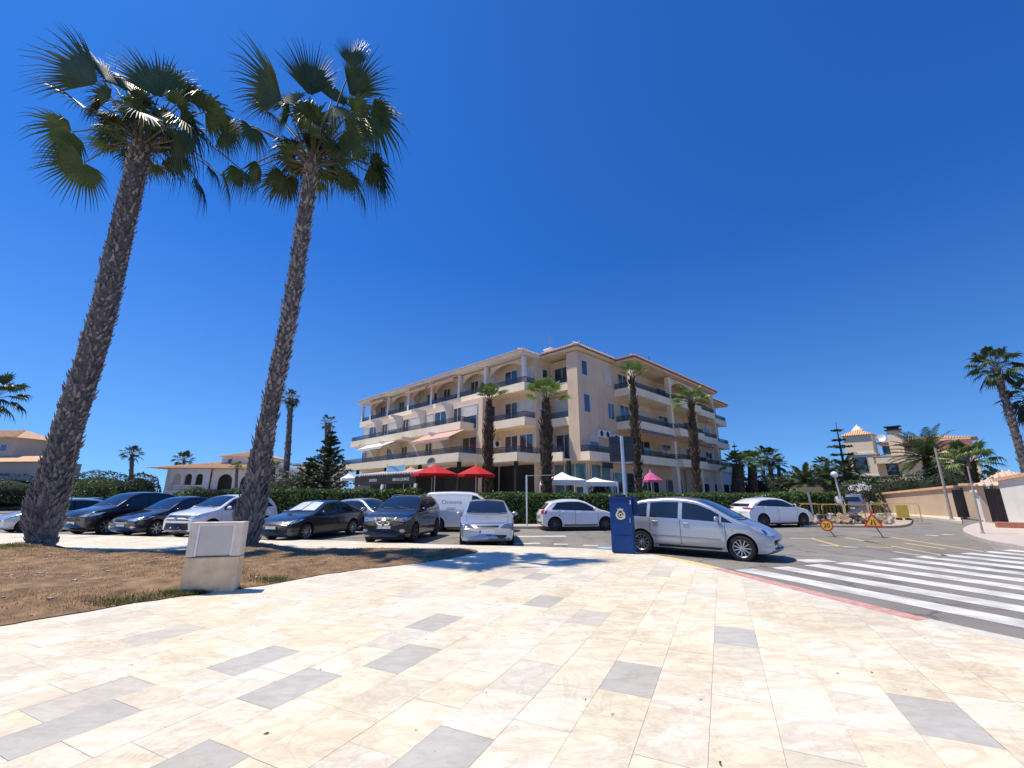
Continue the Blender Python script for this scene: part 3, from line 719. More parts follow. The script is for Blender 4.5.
# -- the silver people carrier turning in at the corner
c = build_car('mpv', 'people_carrier', 'silver people carrier turning across the zebra crossing beside the blue box', (5.62, 13.55, ROAD), R(-38), silver, trim=False, sp=dict(spokes=11))
c.lights('headlight', [(-.30, .66), (.05, .64), (.34, .80), (.42, .92), (.2, .88), (-.2, .76)], R(38), clear_lens, inner=ell(.08, .75, .07, .06))
c.decal('grille', [(-.5, .42), (.5, .42), (.42, .56), (-.42, .56)], 'front', black_plastic); c.decal('bumper_intake', [(-.6, .27), (.6, .27), (.55, .36), (-.55, .36)], 'front', black_plastic)
c.plate('front', .46)
rear_lights(c, 1.05, .1, .22)
for sg in (1, -1):
    c.ribbon('side_moulding', [(1.35, .52), (3.3, .545)], .035, 'side', grey_p, sg, .006)
    c.ribbon('sill_line', [(1.35, .27), (3.1, .27)], .05, 'side', black_plastic, sg, .004)
    c.decal('side_indicator', ell(1.05, .78, .04, .014, 10), 'side', amber, sg, .006, .03)
    h = MB()
    for x in (1.7, 3.45):
        pass
# -- white hatchback behind the blue box
ga, gb = G(552, 531, ROAD), G(604, 531, ROAD); hd = 8
c = build_car('hatch', 'hatchback', 'small white hatchback with red tail lights parked along the hedge left of the blue box', ((ga.x + gb.x) / 2 + .1, (ga.y + gb.y) / 2 + .88, ROAD), R(hd), whitep, sp=dict(spokes=7, rim=rim_dark))
c.lights('headlight', [(-.2, .68), (.3, .72), (.45, .84), (.1, .8)], R(40), clear_lens)
c.lights('tail_light', [(-.22, .95), (-.2, .80), (0, .75), (.2, .80), (.26, .92), (.1, .98)], R(140), red_lens, rear=True); common_rear(c, .75)
for sg in (1, -1): c.ribbon('sill_line', [(1.2, .27), (2.9, .27)], .06, 'side', black_plastic, sg)
# -- white crossover by the roadworks
c = build_car('suv', 'crossover_car', 'white crossover with dark rear window parked between hedge and roadworks', (14.35, 24.7, ROAD), R(15), whitep, sp=dict(spokes=10, rim=rim_dark, top=[(0, .62), (.06, .76), (.3, .88), (.8, .98), (1.12, 1.04), (1.38, 1.18), (1.9, 1.44), (2.3, 1.52), (2.8, 1.53), (3.4, 1.46), (3.9, 1.28), (4.15, 1.1), (4.3, 1.02), (4.38, .75)], H=1.53))
c.lights('tail_light', [(-.28, .98), (-.1, .93), (.25, .95), (.36, 1.03), (.0, 1.04)], R(140), red_lens, rear=True); common_rear(c, .8)
c.lights('headlight', [(-.2, .72), (.3, .76), (.5, .88), (.1, .84)], R(40), clear_lens)
for sg in (1, -1): c.ribbon('sill_line', [(1.3, .30), (3.2, .30)], .12, 'side', black_plastic, sg)
# -- black SUV facing the plaza
c = build_car('suv', 'sport_utility_car', 'black sport utility car with chrome v-shaped grille facing the plaza', at_ground(383, 545, -97, 2.05), R(-97), blackp, sp=dict(spokes=5, rim=rim_dark, H=1.66))
c.decal('grille', [(-.46, .90), (.46, .90), (.36, .66), (-.36, .66)], 'front', black_plastic)
for sg in (1, -1): c.ribbon('grille_chrome', [(.40 * sg, .915), (.17 * sg, .69), (.04 * sg, .68)], .05, 'front', chrome, 1, .012)
b = c.decal('badge', ell(0, .80, .085, .085), 'front', chrome, 1, .016, .04); c.decal('badge_bar', [(-.1, .785), (.1, .785), (.1, .815), (-.1, .815)], 'front', dark_metal, 1, .02, .05, b)
c.lights('headlight', [(-.34, .80), (.0, .78), (.26, .85), (.42, .96), (.1, .92), (-.3, .87)], R(32), mat('grey_lens', (.30, .33, .38), .08, .4, coat=1., var=.4, scale=18), inner=ell(.0, .85, .06, .035))
c.lights('fog_lamp', ell(-.05, .48, .09, .055), R(25), clear_lens)
c.decal('bumper_intake', [(-.5, .38), (.5, .38), (.42, .52), (-.42, .52)], 'front', black_plastic); c.decal('skid_plate', [(-.5, .29), (.5, .29), (.46, .345), (-.46, .345)], 'front', rim_silver)
c.plate('front', .60)
for sg in (1, -1):
    c.ribbon('sill_cladding', [(1.3, .33), (3.2, .33)], .16, 'side', black_plastic, sg)
    rr = MB(); pts = [c.cast('top', sg * .56, q, 1, .045) for q in np.linspace(2.15, 3.7, 8)]; rr.tube([c.cast('top', sg * .56, 2.05, 1, 0)] + pts + [c.cast('top', sg * .56, 3.8, 1, 0)], .016, 6); rr.build('roof_rail', rim_silver, c.root)
# -- dark saloon with sun shades
c = build_car('sedan', 'saloon_car', 'dark grey saloon with silver sun shades behind its windscreen beside the right palm', at_ground(272, 542, -108, 2.1), R(-108), anth, sp=dict(spokes=10))
c.decal('grille', [(-.52, .62), (.52, .62), (.46, .72), (-.46, .72)], 'front', chrome, 1, .004); c.decal('grille_mesh', [(-.48, .635), (.48, .635), (.43, .705), (-.43, .705)], 'front', black_plastic, 1, .008)
c.decal('bumper_intake', [(-.7, .28), (.7, .28), (.6, .44), (-.6, .44)], 'front', black_plastic); c.plate('front', .52)
c.lights('headlight', [(-.3, .64), (.1, .64), (.4, .74), (.5, .82), (.1, .76)], R(35), clear_lens)
for sg in (1, -1):
    k0, k1 = (.03, .62) if sg == 1 else (-.62, -.03)
    c.decal('sun_shade', [(k0, 1.43), (k1, 1.48), (k1 * .86 if sg == 1 else k1, 2.1), (k0 if sg == 1 else k0 * .86, 2.1)], 'top', mat('sun_shade_foil', (.7, .73, .76), .3, .35, var=.15, scale=9), 1, .010, .08)
rear_lights(c, .85, .22, .07)
# -- white crossover behind the marker
c = build_car('suv', 'crossover_car', 'white crossover with a black grille parked behind the concrete marker', at_ground(175, 539, -107, 2.05), R(-107), whitep, sp=dict(H=1.68, spokes=7))
c.decal('grille', [(-.66, .70), (.66, .70), (.6, .90), (-.6, .90)], 'front', black_plastic); c.decal('bumper_intake', [(-.66, .34), (.66, .34), (.6, .60), (-.6, .60)], 'front', black_plastic)
c.decal('skid_plate', [(-.6, .28), (.6, .28), (.58, .33), (-.58, .33)], 'front', rim_silver); c.decal('badge', ell(0, .80, .08, .07), 'front', chrome, 1, .012, .04)
c.lights('headlight', [(-.2, .78), (.1, .76), (.4, .86), (.48, .95), (.0, .90)], R(35), clear_lens)
rear_lights(c, 1.0, .15, .1)
# -- the two dark Fords
c = build_car('sedan', 'saloon_car', 'dark blue car with a wide chrome grille second from the left palm', at_ground(121, 537, -106, 2.1), R(-106), navy, sp=dict(spokes=7, H=1.6))
c.decal('grille', [(-.5, .56), (.5, .56), (.42, .74), (-.42, .74)], 'front', chrome, 1, .004); c.decal('grille_mesh', [(-.45, .58), (.45, .58), (.38, .72), (-.38, .72)], 'front', black_plastic, 1, .008)
c.decal('badge', ell(0, .78, .09, .04), 'front', chrome, 1, .01, .04)
c.plate('front', .48); c.lights('headlight', [(-.3, .66), (.05, .63), (.36, .72), (.5, .82), (.0, .77)], R(35), clear_lens); c.lights('fog_lamp', ell(-.05, .40, .1, .035), R(25), clear_lens)
c = build_car('suv', 'hatchback', 'black hatchback with a pale blue windscreen just right of the left palm', at_ground(68, 536, -106, 2.1), R(-106), black2, sp=dict(H=1.8, spokes=7))
c.decal('grille', [(-.5, .60), (.5, .60), (.42, .80), (-.42, .80)], 'front', black_plastic); c.plate('front', .52)
c.lights('headlight', [(-.3, .80), (.05, .77), (.36, .86), (.5, .97), (.0, .90)], R(35), clear_lens)
# -- a dark roof and a pale car by the left palm
c = build_car('sedan', 'saloon_car', 'black car in the back row, only its roof showing right of the left palm', (-24.8, 25.5, ROAD), R(-100), black2, sp=dict(H=1.5))
c.plate('front', .5); c.lights('headlight', ell(0, .72, .2, .06), R(35), clear_lens)
c = build_car('hatch', 'hatchback', 'pale silver blue hatchback at the left edge, half behind the left palm', at_ground(-6, 534, -117, 1.9), R(-117), silver2, sp=dict(H=1.52))
c.plate('front', .48); c.lights('headlight', [(-.3, .66), (.05, .64), (.36, .72), (.5, .82), (.0, .78)], R(35), clear_lens); c.decal('grille', [(-.5, .54), (.5, .54), (.42, .64), (-.42, .64)], 'front', black_plastic)
# -- silver car in the second row
c = build_car('hatch', 'hatchback', 'silver hatchback parked behind the dark saloon and the black sport utility car', (-7.2, 22.3, ROAD), R(-28), silver2, sp=dict(H=1.5))
c.lights('headlight', ell(0, .74, .25, .07), R(38), clear_lens); rear_lights(c, .95, .1, .12)
# -- white van
c = build_car('van', 'delivery_van', 'white delivery van with green lettering on its side behind the silver coupe', (-2.1, 21.9, ROAD), R(-3), whitep, 'van')
c.lights('headlight', ell(0, .85, .2, .12), R(38), clear_lens); rear_lights(c, 1.1, .06, .3)
gl = mat('van_lettering', (.16, .34, .33), .5); bl_ = mat('van_print', (.12, .16, .2), .5)
def side_text(c, txt, q, z, size, m):
    p = c.cast('side', q, z, -1, .012)
    M = Matrix.Translation(p) @ Matrix.Rotation(PI / 2, 4, 'X')
    text_mesh(txt, size, 'lettering', m, c.root, M, .002)
side_text(c, 'Oceanía', 2.95, 1.34, .3, gl)
c.decal('logo_bar', [(2.75, 1.02), (3.2, 1.02), (3.2, 1.12), (2.75, 1.12)], 'side', mat('van_grey', (.5, .55, .56), .5), -1, .008)
c.decal('logo', ell(2.15, .96, .13, .07), 'side', bl_, -1, .008); c.decal('logo', [(1.45, .92), (1.8, .92), (1.8, 1.0), (1.45, 1.0)], 'side', bl_, -1, .008)
c.decal('contact_line', [(1.55, .68), (2.5, .70), (2.5, .78), (1.55, .76)], 'side', gl, -1, .008)
# -- silver car driving towards the plaza
c = build_car('sedan', 'saloon_car', 'silver coupe rolling towards the plaza right of the black sport utility car', at_ground(487, 547.5, -86, 2.15), R(-86), silver2, sp=dict(W=1.9, H=1.5, spokes=5))
c.decal('grille', [(-.42, .60), (.42, .60), (.38, .70), (-.38, .70)], 'front', black_plastic); c.decal('bumper_intake', [(-.1, .24), (.72, .24), (.66, .40), (-.06, .40)], 'front', black_plastic)
c.lights('headlight', [(-.32, .62), (.05, .60), (.34, .68), (.42, .78), (-.1, .73)], R(33), mat('smoked_lens', (.12, .14, .2), .1, .3, coat=1.))
c.decal('bonnet_line', [(-.6, .76), (.6, .76), (.6, .775), (-.6, .775)], 'front', dark_metal); c.plate('front', .5)
# -- dark pick-up beyond the barriers
c = build_car('pick', 'off_road_car', 'dark grey off-road car parked beyond the yellow barriers by the beige wall', (24.4, 31.6, ROAD), R(48), grey_p, sp=dict(H=1.72))
c.lights('headlight', ell(0, .9, .2, .09), R(38), clear_lens); rear_lights(c, 1.0, .08, .2); common_rear(c, .8)
# -- white roof behind the hedge
c = build_car('hatch', 'hatchback', 'white hatchback beyond the clipped hedge, only its roof showing under the palms', (21.5, 36.0, .15), R(-5), whitep)
c.lights('headlight', ell(0, .74, .25, .07), R(38), clear_lens); rear_lights(c, .95, .1, .12)
# ================================================================== PLANTS
frond = leafmat('palm_frond', (.030, .055, .018), (.065, .10, .035), rough=.38, trans=.22, scale=1.2)
frond2 = leafmat('phoenix_frond', (.05, .085, .03), (.11, .15, .06), rough=.4, trans=.25, scale=1.)
frond3 = leafmat('light_frond', (.10, .17, .035), (.19, .27, .075), rough=.42, trans=.3, scale=1.)
deadf = leafmat('dead_frond', (.07, .052, .034), (.15, .11, .07), rough=.8, trans=.15)
petm = mat('petiole', (.065, .07, .03), .6, col2=(.13, .115, .055), scale=3)
def trunk_mat(name, c1, c2): return mat(name, c1, .95, col2=c2, scale=5, bump=1., bscale=18, detail=8)
barkA = trunk_mat('palm_bark', (.06, .052, .05), (.18, .155, .145)); barkB = trunk_mat('fibrous_bark', (.035, .022, .015), (.12, .08, .05))
bootA = leafmat('leaf_boot', (.13, .115, .108), (.35, .31, .29), rough=.95, trans=.0, scale=2.5)
bootB = leafmat('fibre_boot', (.03, .02, .013), (.13, .09, .055), rough=.95, trans=.0, scale=2.5)
def fan(mb, root, d, R_, rng, n=34, droop=.35, mi=0, spread=2.35, pet=None, pmi=1, pw=.03, face=None):
    """a costapalmate leaf: petiole from root, blade of pleated fingers whose free tips hang"""
    d = Vector(d).normalized(); up = Vector((0, 0, 1))
    if pet:
        hub = root + d * pet; mid = root.lerp(hub, .5) + up * pet * .06
        mb.tube([root, mid, hub], [pw, pw * .7, pw * .5], 5, pmi, cap=False)
    else: hub = root
    s = d.cross(up)
    if s.length < .15: s = d.cross(Vector((1, 0, 0)))
    s.normalize(); nrm = s.cross(d).normalized()
    if face is not None:
        nf = face - d * face.dot(d); nf.normalize(); nrm = (nf * .8 + nrm * .2 * (1 if nrm.dot(nf) > 0 else -1)).normalized(); s = d.cross(nrm).normalized()
    tw = rng.uniform(-.4, .4); s, nrm = (s * math.cos(tw) + nrm * math.sin(tw)), (nrm * math.cos(tw) - s * math.sin(tw))
    rr = rng.random(); cup = rng.uniform(.05, .3)
    for k in range(n):
        a = (k / (n - 1) - .5) * 2 * spread; L_ = R_ * (1 - .45 * (abs(a) / spread) ** 2) * rng.uniform(.82, 1.08)
        e = d * math.cos(a) + s * math.sin(a) + nrm * cup * (1 - math.cos(a)); e.normalize(); w = nrm.cross(e).normalized()
        dr = droop * rng.uniform(.7, 1.5); da = spread * 2 / n
        prev = None
        for j, (t, wd) in enumerate(((.03, .014), (.22, .12), (.44, .21), (.72, .085), (1., .006))):
            h = wd * da * R_ * 1.05 / .9 if 0 < j < 4 else wd * R_ * .15
            free = max(0, t - .36) / .64
            p = hub + e * (L_ * (t - free * free * dr * .35)) - up * (L_ * dr * free ** 1.7 * .75)
            fold = nrm * (.25 * h if j < 4 else 0)
            cur = (p - w * h - fold, p + fold * 1.2, p + w * h - fold)
            if prev: mb.add([prev[0], prev[1], cur[1], cur[0], prev[2], cur[2]], [(0, 1, 2, 3), (1, 4, 5, 2)], mi, rnd=min(1, max(0, rr + rng.uniform(-.15, .15))))
            prev = cur
    return hub
def pinnate(mb, root, d, L_, rng, n=34, mi=0, pmi=1, sag=.55, lw=.03, ll=.42):
    d = Vector(d).normalized(); up = Vector((0, 0, 1)); pts = []; p = Vector(root); v = d.copy(); st = L_ / n
    for k in range(n + 1):
        pts.append(p.copy()); v = (v - up * sag * (.3 + k / n) / n * 1.6).normalized(); p = p + v * st
    mb.tube(pts[::4] + [pts[-1]], [.03 * (1 - .8 * i / len(pts[::4])) for i in range(len(pts[::4]) + 1)], 4, pmi, cap=False)
    rr = rng.random()
    for k in range(3, n + 1):
        t = (pts[k] - pts[k - 1]).normalized(); s = t.cross(up).normalized(); u2 = s.cross(t)
        l = ll * math.sin(PI * min(1, (k / n) * .86 + .14)) ** .6 * rng.uniform(.85, 1.1) + .06
        for sg in (1, -1):
            e = (t * .62 + s * sg * .8 + u2 * rng.uniform(.05, .42)).normalized(); q = pts[k]; w = t * lw
            tip = q + e * l - up * l * .18
            mb.add([q - w * .5, q + w * .5, q + e * l * .55 + w * .6, tip, q + e * l * .55 - w * .6], [(0, 1, 2, 4), (4, 2, 3)], mi, rnd=min(1, max(0, rr + rng.uniform(-.25, .25))))
def trunk(name, pts, rads, parent, rng, bark, boot, dens=1., bl=.2, n=18, start=.03):
    """tapered stem with the stubs of old leaf bases all over it"""
    pts = [Vector(p) for p in pts]; K = 40; fine = []; fr = []
    for i in range(K + 1):
        t = i / K * (len(pts) - 1); j = min(int(t), len(pts) - 2); a = t - j
        p0, p1, p2, p3 = (pts[max(0, min(len(pts) - 1, q))] for q in (j - 1, j, j + 1, j + 2))
        fine.append(.5 * (2 * p1 + (p2 - p0) * a + (2 * p0 - 5 * p1 + 4 * p2 - p3) * a * a + (3 * p1 - p0 - 3 * p2 + p3) * a ** 3)); fr.append(rads[j] * (1 - a) + rads[j + 1] * a)
    mb = MB(); vs = []
    for i, p in enumerate(fine):
        for k in range(n):
            t = 2 * PI * k / n; r = fr[i] * (1 + .10 * mnoise.noise((p.x + math.cos(t) * 2, p.y + math.sin(t) * 2, p.z * 2.2)))
            vs.append(p + Vector((math.cos(t), math.sin(t), 0)) * r)
    mb.add(vs, [(i * n + k, i * n + (k + 1) % n, (i + 1) * n + (k + 1) % n, (i + 1) * n + k) for i in range(K) for k in range(n)], 0, True)
    H = (fine[-1] - fine[0]).length; cnt = int(H / bl * 2 * PI * (sum(fr) / len(fr)) / bl * 1.5 * dens)
    for m_ in range(cnt):
        t = start + (1 - start) * (m_ + rng.random()) / cnt; i = min(int(t * K), K - 1); a = t * K - i; p = fine[i].lerp(fine[i + 1], a); r = fr[i] * (1 - a) + fr[i + 1] * a
        ang = m_ * 2.39996 + rng.uniform(-.25, .25); o = Vector((math.cos(ang), math.sin(ang), 0)); s = Vector((-o.y, o.x, 0)); up = (fine[i + 1] - fine[i]).normalized()
        l = bl * rng.uniform(.6, 1.35) * (.65 + .38 * r / max(.05, sum(fr) / len(fr))); w = bl * rng.uniform(.26, .5); out = rng.uniform(.15, .6) * l; q = p + o * (r * .93); sk = s * rng.uniform(-.3, .3) * l
        top = q + up * l * .75 + o * out + sk
        mb.add([q - s * w - up * l * .3, q + s * w - up * l * .3, top + s * w * .4, top - s * w * .4, q + o * out * .9 + up * l * .15, top + o * .02 + up * l * .06 * rng.random()],
               [(0, 1, 4), (1, 2, 4), (2, 5, 4), (5, 3, 4), (3, 0, 4), (2, 3, 5)], 1, rnd=rng.random())
    return mb.build(name, [bark, boot], parent, attr=True)

# ---- the two tall fan palms of the plaza bed
def big_palm(label, base_px, stem_px, rads, fans, dead, seed, extra):
    rng = random.Random(seed); b = G(*base_px); Y = b.y
    root = empty('fan_palm', (b.x, b.y, b.z + .02), 0, label, 'palm tree'); o_ = Vector((b.x, b.y, b.z + .02))
    st = [Vector((0, 0, 0))] + [P(x, y, Y) - o_ for x, y in stem_px]
    trunk('trunk', st, rads, root, rng, barkA, bootA, 1.0, .155, 20, .035)
    cr = MB(); c0 = st[-1] - Vector((0, 0, .15))
    for hx, hy, tx, ty, dy, sp_, dr, face in fans:                  # each open fan: where its blade starts and where its tip points
        hub = P(hx, hy, Y + dy) - o_; tip = P(tx, ty, Y + dy * 1.3) - o_; v = hub - c0; L_ = v.length
        start = c0 + Vector((v.x, v.y, 0)).normalized() * .2 + Vector((0, 0, rng.uniform(-.1, .3)))
        pts = [start, start.lerp(hub, .35) + Vector((0, 0, .07 * L_)), start.lerp(hub, .7) + Vector((0, 0, .08 * L_)), hub]
        cr.tube(pts, [.045, .035, .028, .022], 5, 1, cap=False)
        fan(cr, hub, tip - hub, (tip - hub).length, rng, int(30 + 6 * sp_), dr, 0, spread=sp_, face=(Vector((0, 0, HC)) - o_ - hub) if face else None)
    for k in range(extra):
        a = rng.uniform(0, 2 * PI); el = rng.uniform(-.5, 1.3); d = Vector((math.cos(a) * math.cos(el), math.sin(a) * math.cos(el), math.sin(el)))
        fan(cr, c0 + d * .25, d, rng.uniform(1.0, 1.4), rng, 30, rng.uniform(.3, .8), 0, spread=1.7, pet=rng.uniform(.2, 1.2), pw=.035)
    cr.build('crown', [frond, petm], root, attr=True)
    de = MB()
    for x, y, dy, r in dead:
        hub = P(x, y, Y + dy) - o_; v = hub - c0
        start = c0 + Vector((v.x, v.y, 0)).normalized() * .25 - Vector((0, 0, .15))
        de.tube([start, start.lerp(hub, .5) + Vector((0, 0, .22 * v.length)), hub], [.04, .03, .02], 5, 1, cap=False)
        fan(de, hub, (v.normalized() + Vector((0, 0, -1.1))).normalized(), r, rng, 30, .9, 2, spread=1.3)
    for k in range(44):                                              # hanging threads and broken stalks round the neck
        a = rng.uniform(0, 2 * PI); o = Vector((math.cos(a), math.sin(a), 0)); q = c0 + o * rng.uniform(.3, .5) + Vector((0, 0, rng.uniform(-.4, .5))); l = rng.uniform(.5, 1.5)
        e = q + o * l * .75 + Vector((0, 0, rng.uniform(-.1, .3) * l)); s = Vector((-o.y, o.x, 0)) * .02
        t_ = e + o * .15 - Vector((0, 0, rng.uniform(.3, .9)))
        de.add([q - s, q + s, e + s, e - s], [(0, 1, 2, 3)], 0, rnd=rng.random()); de.add([e - s, e + s, t_ + s * .3, t_ - s * .3], [(0, 1, 2, 3)], 0, rnd=rng.random())
    de.build('dead_fronds', [deadf, petm, frond], root, attr=True)
    return root
big_palm('tall leaning fan palm on the left of the bed with frayed bark', (42, 549), [(42, 536), (43, 522), (48, 500), (55, 475), (74, 410), (102, 318), (122, 230), (143, 140)], [.29, .32, .43, .46, .40, .37, .355, .34, .31],
    [(98, 84, 20, 32, -.5, .72, .2, 1), (106, 80, 88, 38, .4, 1.0, .15, 0), (158, 98, 150, 30, -.3, .95, .2, 1), (172, 98, 192, 52, .6, .95, .4, 1), (84, 108, 58, 84, .6, 1.5, .4, 0), (72, 132, 22, 142, -.3, 2.0, .5, 1),
     (84, 163, 40, 188, .2, 2.0, .25, 1), (205, 112, 252, 108, -.3, 1.9, .6, 1), (180, 128, 222, 165, -.8, 1.5, .6, 1), (110, 100, 78, 74, -.9, 1.2, .5, 1), (190, 100, 222, 84, -.6, 1.3, .6, 1), (222, 132, 254, 150, .5, 1.7, .6, 1), (140, 112, 160, 122, -1.6, 1.9, .5, 0), (176, 105, 196, 82, -1.0, 1.7, .7, 0), (100, 105, 75, 115, -1.0, 1.7, .7, 0),
     (128, 92, 122, 60, 1.2, 1.6, .6, 1), (185, 122, 212, 140, -1.2, 1.7, .7, 0), (118, 128, 95, 146, 1.4, 1.6, .7, 0), (165, 125, 180, 150, 1.5, 1.6, .7, 0)],
    [(198, 182, -.2, 1.25), (222, 176, .4, 1.3), (244, 172, -.5, 1.2), (210, 168, .9, 1.1)], 11, 32)
big_palm('tall upright fan palm behind the concrete marker, right of the pair', (246, 555), [(250, 515), (257, 480), (270, 410), (289, 318), (302, 235), (313, 158)], [.19, .36, .265, .23, .22, .215, .205],
    [(282, 100, 224, 48, -.3, .85, .2, 1), (310, 96, 312, 28, -.4, .75, .15, 1), (352, 68, 356, 32, .5, .7, .1, 1), (350, 96, 388, 44, -.2, .75, .2, 1), (370, 116, 416, 146, 0, 1.6, .5, 1), (370, 164, 404, 194, .2, 1.5, .6, 1), (352, 112, 392, 96, -.6, 1.3, .5, 1), (345, 130, 384, 160, -.7, 1.4, .6, 1),
     (232, 122, 210, 140, .3, 1.8, .6, 1), (252, 128, 250, 155, -.6, 1.6, .6, 1), (268, 112, 250, 92, .8, 1.6, .6, 0), (334, 106, 350, 130, -1.2, .8, .5, 1), (332, 100, 345, 75, .9, 1.5, .5, 1), (294, 104, 278, 84, 1.1, 1.5, .5, 1), (290, 112, 270, 125, -1.1, 1.7, .7, 0), (345, 118, 372, 116, .8, 1.6, .7, 0)],
    [(240, 170, 0, 1.05), (260, 166, -.4, 1.15), (294, 176, .9, .95), (358, 186, -.3, 1.1), (374, 168, .2, 1.05), (380, 180, .6, .9)], 23, 26)

def palm(label, base, H, crown_r, rad, seed, kind='fan', nleaf=22, el=(-.5, 1.2), group=None, lean=(0, 0), bark=barkA, boot=bootA, fm=frond, tuft=False, bulge=0., dens=.5, cat='palm tree', nseg=22, droop=.5, bl=.24):
    rng = random.Random(seed); root = empty({'fan': 'fan_palm', 'pin': 'date_palm'}[kind], base, 0, label, cat, group)
    top = Vector((lean[0], lean[1], H)); mid = Vector((lean[0] * .35, lean[1] * .35, H * .5))
    if bulge: trunk('trunk', [(0, 0, 0), mid * .5, mid, mid.lerp(top, .5), top], [rad * 1.15, rad, rad * (1 + bulge * .5), rad * (1 + bulge), rad * (.55 if tuft else 1)], root, rng, bark, boot, dens, bl, 14)
    else: trunk('trunk', [(0, 0, 0), mid, top], [rad * 1.25, rad, rad * .85], root, rng, bark, boot, dens, bl, 12)
    cr = MB()
    for k in range(nleaf):
        a = k * 2.39996 + rng.uniform(-.3, .3); e_ = el[0] + (el[1] - el[0]) * ((k + rng.random()) / nleaf) ** .9
        d = Vector((math.cos(a) * math.cos(e_), math.sin(a) * math.cos(e_), math.sin(e_)))
        if kind == 'fan': fan(cr, top + d * rad * .6, d, crown_r * .5 * rng.uniform(.85, 1.1), rng, nseg, droop * rng.uniform(.6, 1.4), 0, pet=crown_r * .52 * rng.uniform(.8, 1.15), pw=.03)
        else: pinnate(cr, top + d * rad * .5, d, crown_r * rng.uniform(.85, 1.1), rng, 30, 0, 1, .75, .075, crown_r * .2)
    cr.build('crown', [fm, petm], root, attr=True)
    return root
def palm_px(label, bx, by, tx, ty, Y, crown_px, **k):
    """trunk from (bx, by) to crown centre (tx, ty) in the photo at distance Y"""
    b = P(bx, by, Y); t = P(tx, ty, Y); zb = k.pop('zb', 0.); b.z = zb
    u, fw, up = ray(tx, ty); r = crown_px * Y / fw
    return palm(label, b, t.z - zb, r, k.pop('rad', .25), k.pop('seed', int(tx)), lean=(t.x - b.x, t.y - b.y), **k)
# pruned palms along the front of the flats: thick fibrous heads, a tuft of short leaves
GP = 'pruned palms in front of the flats'
pk = dict(bark=barkB, boot=bootB, fm=frond3, tuft=True, bulge=.25, dens=1.1, nleaf=11, el=(.5, 1.35), nseg=16, droop=.35, bl=.26)
palm_px('pruned palm with a small green tuft by the red parasols', 488, 500, 489, 402, 29.5, 24, rad=.25, group=GP, **pk)
palm_px('pruned palm before the corner of the flats, beside the white gazebo', 547, 500, 546, 400, 28, 27, rad=.29, group=GP, **{**pk, 'el': (.15, 1.3), 'nleaf': 12})
palm_px('tallest pruned palm, standing behind the grey sign panel', 640, 500, 632, 378, 29, 21, rad=.20, group=GP, **{**pk, 'nleaf': 8, 'el': (.4, 1.3)})
palm_px('pruned palm with a green head before the right end of the flats', 698, 500, 691, 403, 32.5, 24, rad=.23, group=GP, **{**pk, 'nleaf': 15, 'el': (-.3, 1.2)})
# left background
palm_px('slim tall fan palm seen just right of the plaza palm trunks', 284, 497, 291, 398, 42, 11, rad=.27, nleaf=26, el=(-1.2, 1.3), dens=.15)
palm_px('small far fan palm right of the left villa palm trunk, over the bushes', 131, 490, 132, 454, 70, 11, rad=.3, nleaf=22, el=(-.9, 1.3), dens=.1)
palm_px('fan palm head rising behind the white villa roof', 184, 488, 184, 460, 85, 12, rad=.3, nleaf=22, el=(-.9, 1.3), dens=.1)
palm_px('shaggy palm crown at the left edge over the house', -16, 500, -6, 398, 40, 30, rad=.35, nleaf=22, el=(-.8, 1.2), dens=.2)
palm_px('low young palm right of the plaza palm trunk, before the villa', 272, 497, 273, 469, 44, 10, rad=.25, nleaf=18, el=(-.3, 1.3), dens=.2, fm=frond3)
palm_px('small palm against the villa arches', 236, 495, 237, 468, 58, 8, rad=.2, nleaf=14, el=(-.3, 1.3), dens=.1, fm=frond3)
palm_px('thin palm rising behind the dark fir left of the flats', 326, 498, 328, 423, 46, 9, rad=.35, nleaf=16, el=(-.8, 1.2), dens=.2)
# right background
palm_px('bushy fan palm with a thick skirt right of the flats', 738, 497, 738, 466, 45, 17, rad=.6, nleaf=24, el=(-.2, 1.2), fm=frond3, bark=barkB, boot=bootB)
palm_px('bushy pale palm beside the thick-skirted one right of the flats', 753, 497, 752, 463, 47, 16, rad=.45, nleaf=22, el=(-.3, 1.2), fm=frond3, bark=barkB, boot=bootB)
palm_px('tallest palm of the slender trio, leaning left', 777, 496, 767, 458, 55, 16, rad=.25, nleaf=26, el=(-.9, 1.2), dens=.1)
palm_px('slender trio palm with the right-hand crown', 782, 496, 778, 465, 56, 12, rad=.22, nleaf=22, el=(-.9, 1.2), dens=.1)
palm_px('lowest palm of the slender trio, behind the tallest', 766, 496, 763, 470, 58, 12, rad=.25, nleaf=20, el=(-.7, 1.2), dens=.1)
palm_px('shaggy palm rising over the date palms before the tower villa', 824, 496, 824, 466, 60, 12, rad=.35, nleaf=26, el=(-1.1, 1.2), dens=.1)
for i, (x, y, Y, r, lb) in enumerate([(806, 484, 44, 22, 'spreading date palm behind the hedge and the roadworks'), (826, 481, 47, 20, 'spreading date palm right of the wooden signpost'), (846, 472, 52, 16, 'date palm at the foot of the tower villa'), (792, 490, 50, 15, 'low date palm left of the wooden signpost')]):
    palm_px(lb, x, 497, x, y, Y, r, rad=.35, nleaf=30, el=(-.3, 1.25), kind='pin', fm=frond2, dens=.3, seed=200 + i)
palm_px('full date palm in front of the tower villa', 937, 496, 927, 458, 42, 33, rad=.42, nleaf=46, el=(-.45, 1.25), kind='pin', fm=frond2, dens=.6, zb=1.4, bark=barkB, boot=bootB)
palm_px('green fan palm above the beige wall by the gate', 975, 498, 970, 462, 36, 28, rad=.4, nleaf=28, el=(-.5, 1.2), fm=frond3, bark=barkB, boot=bootB, zb=.6)
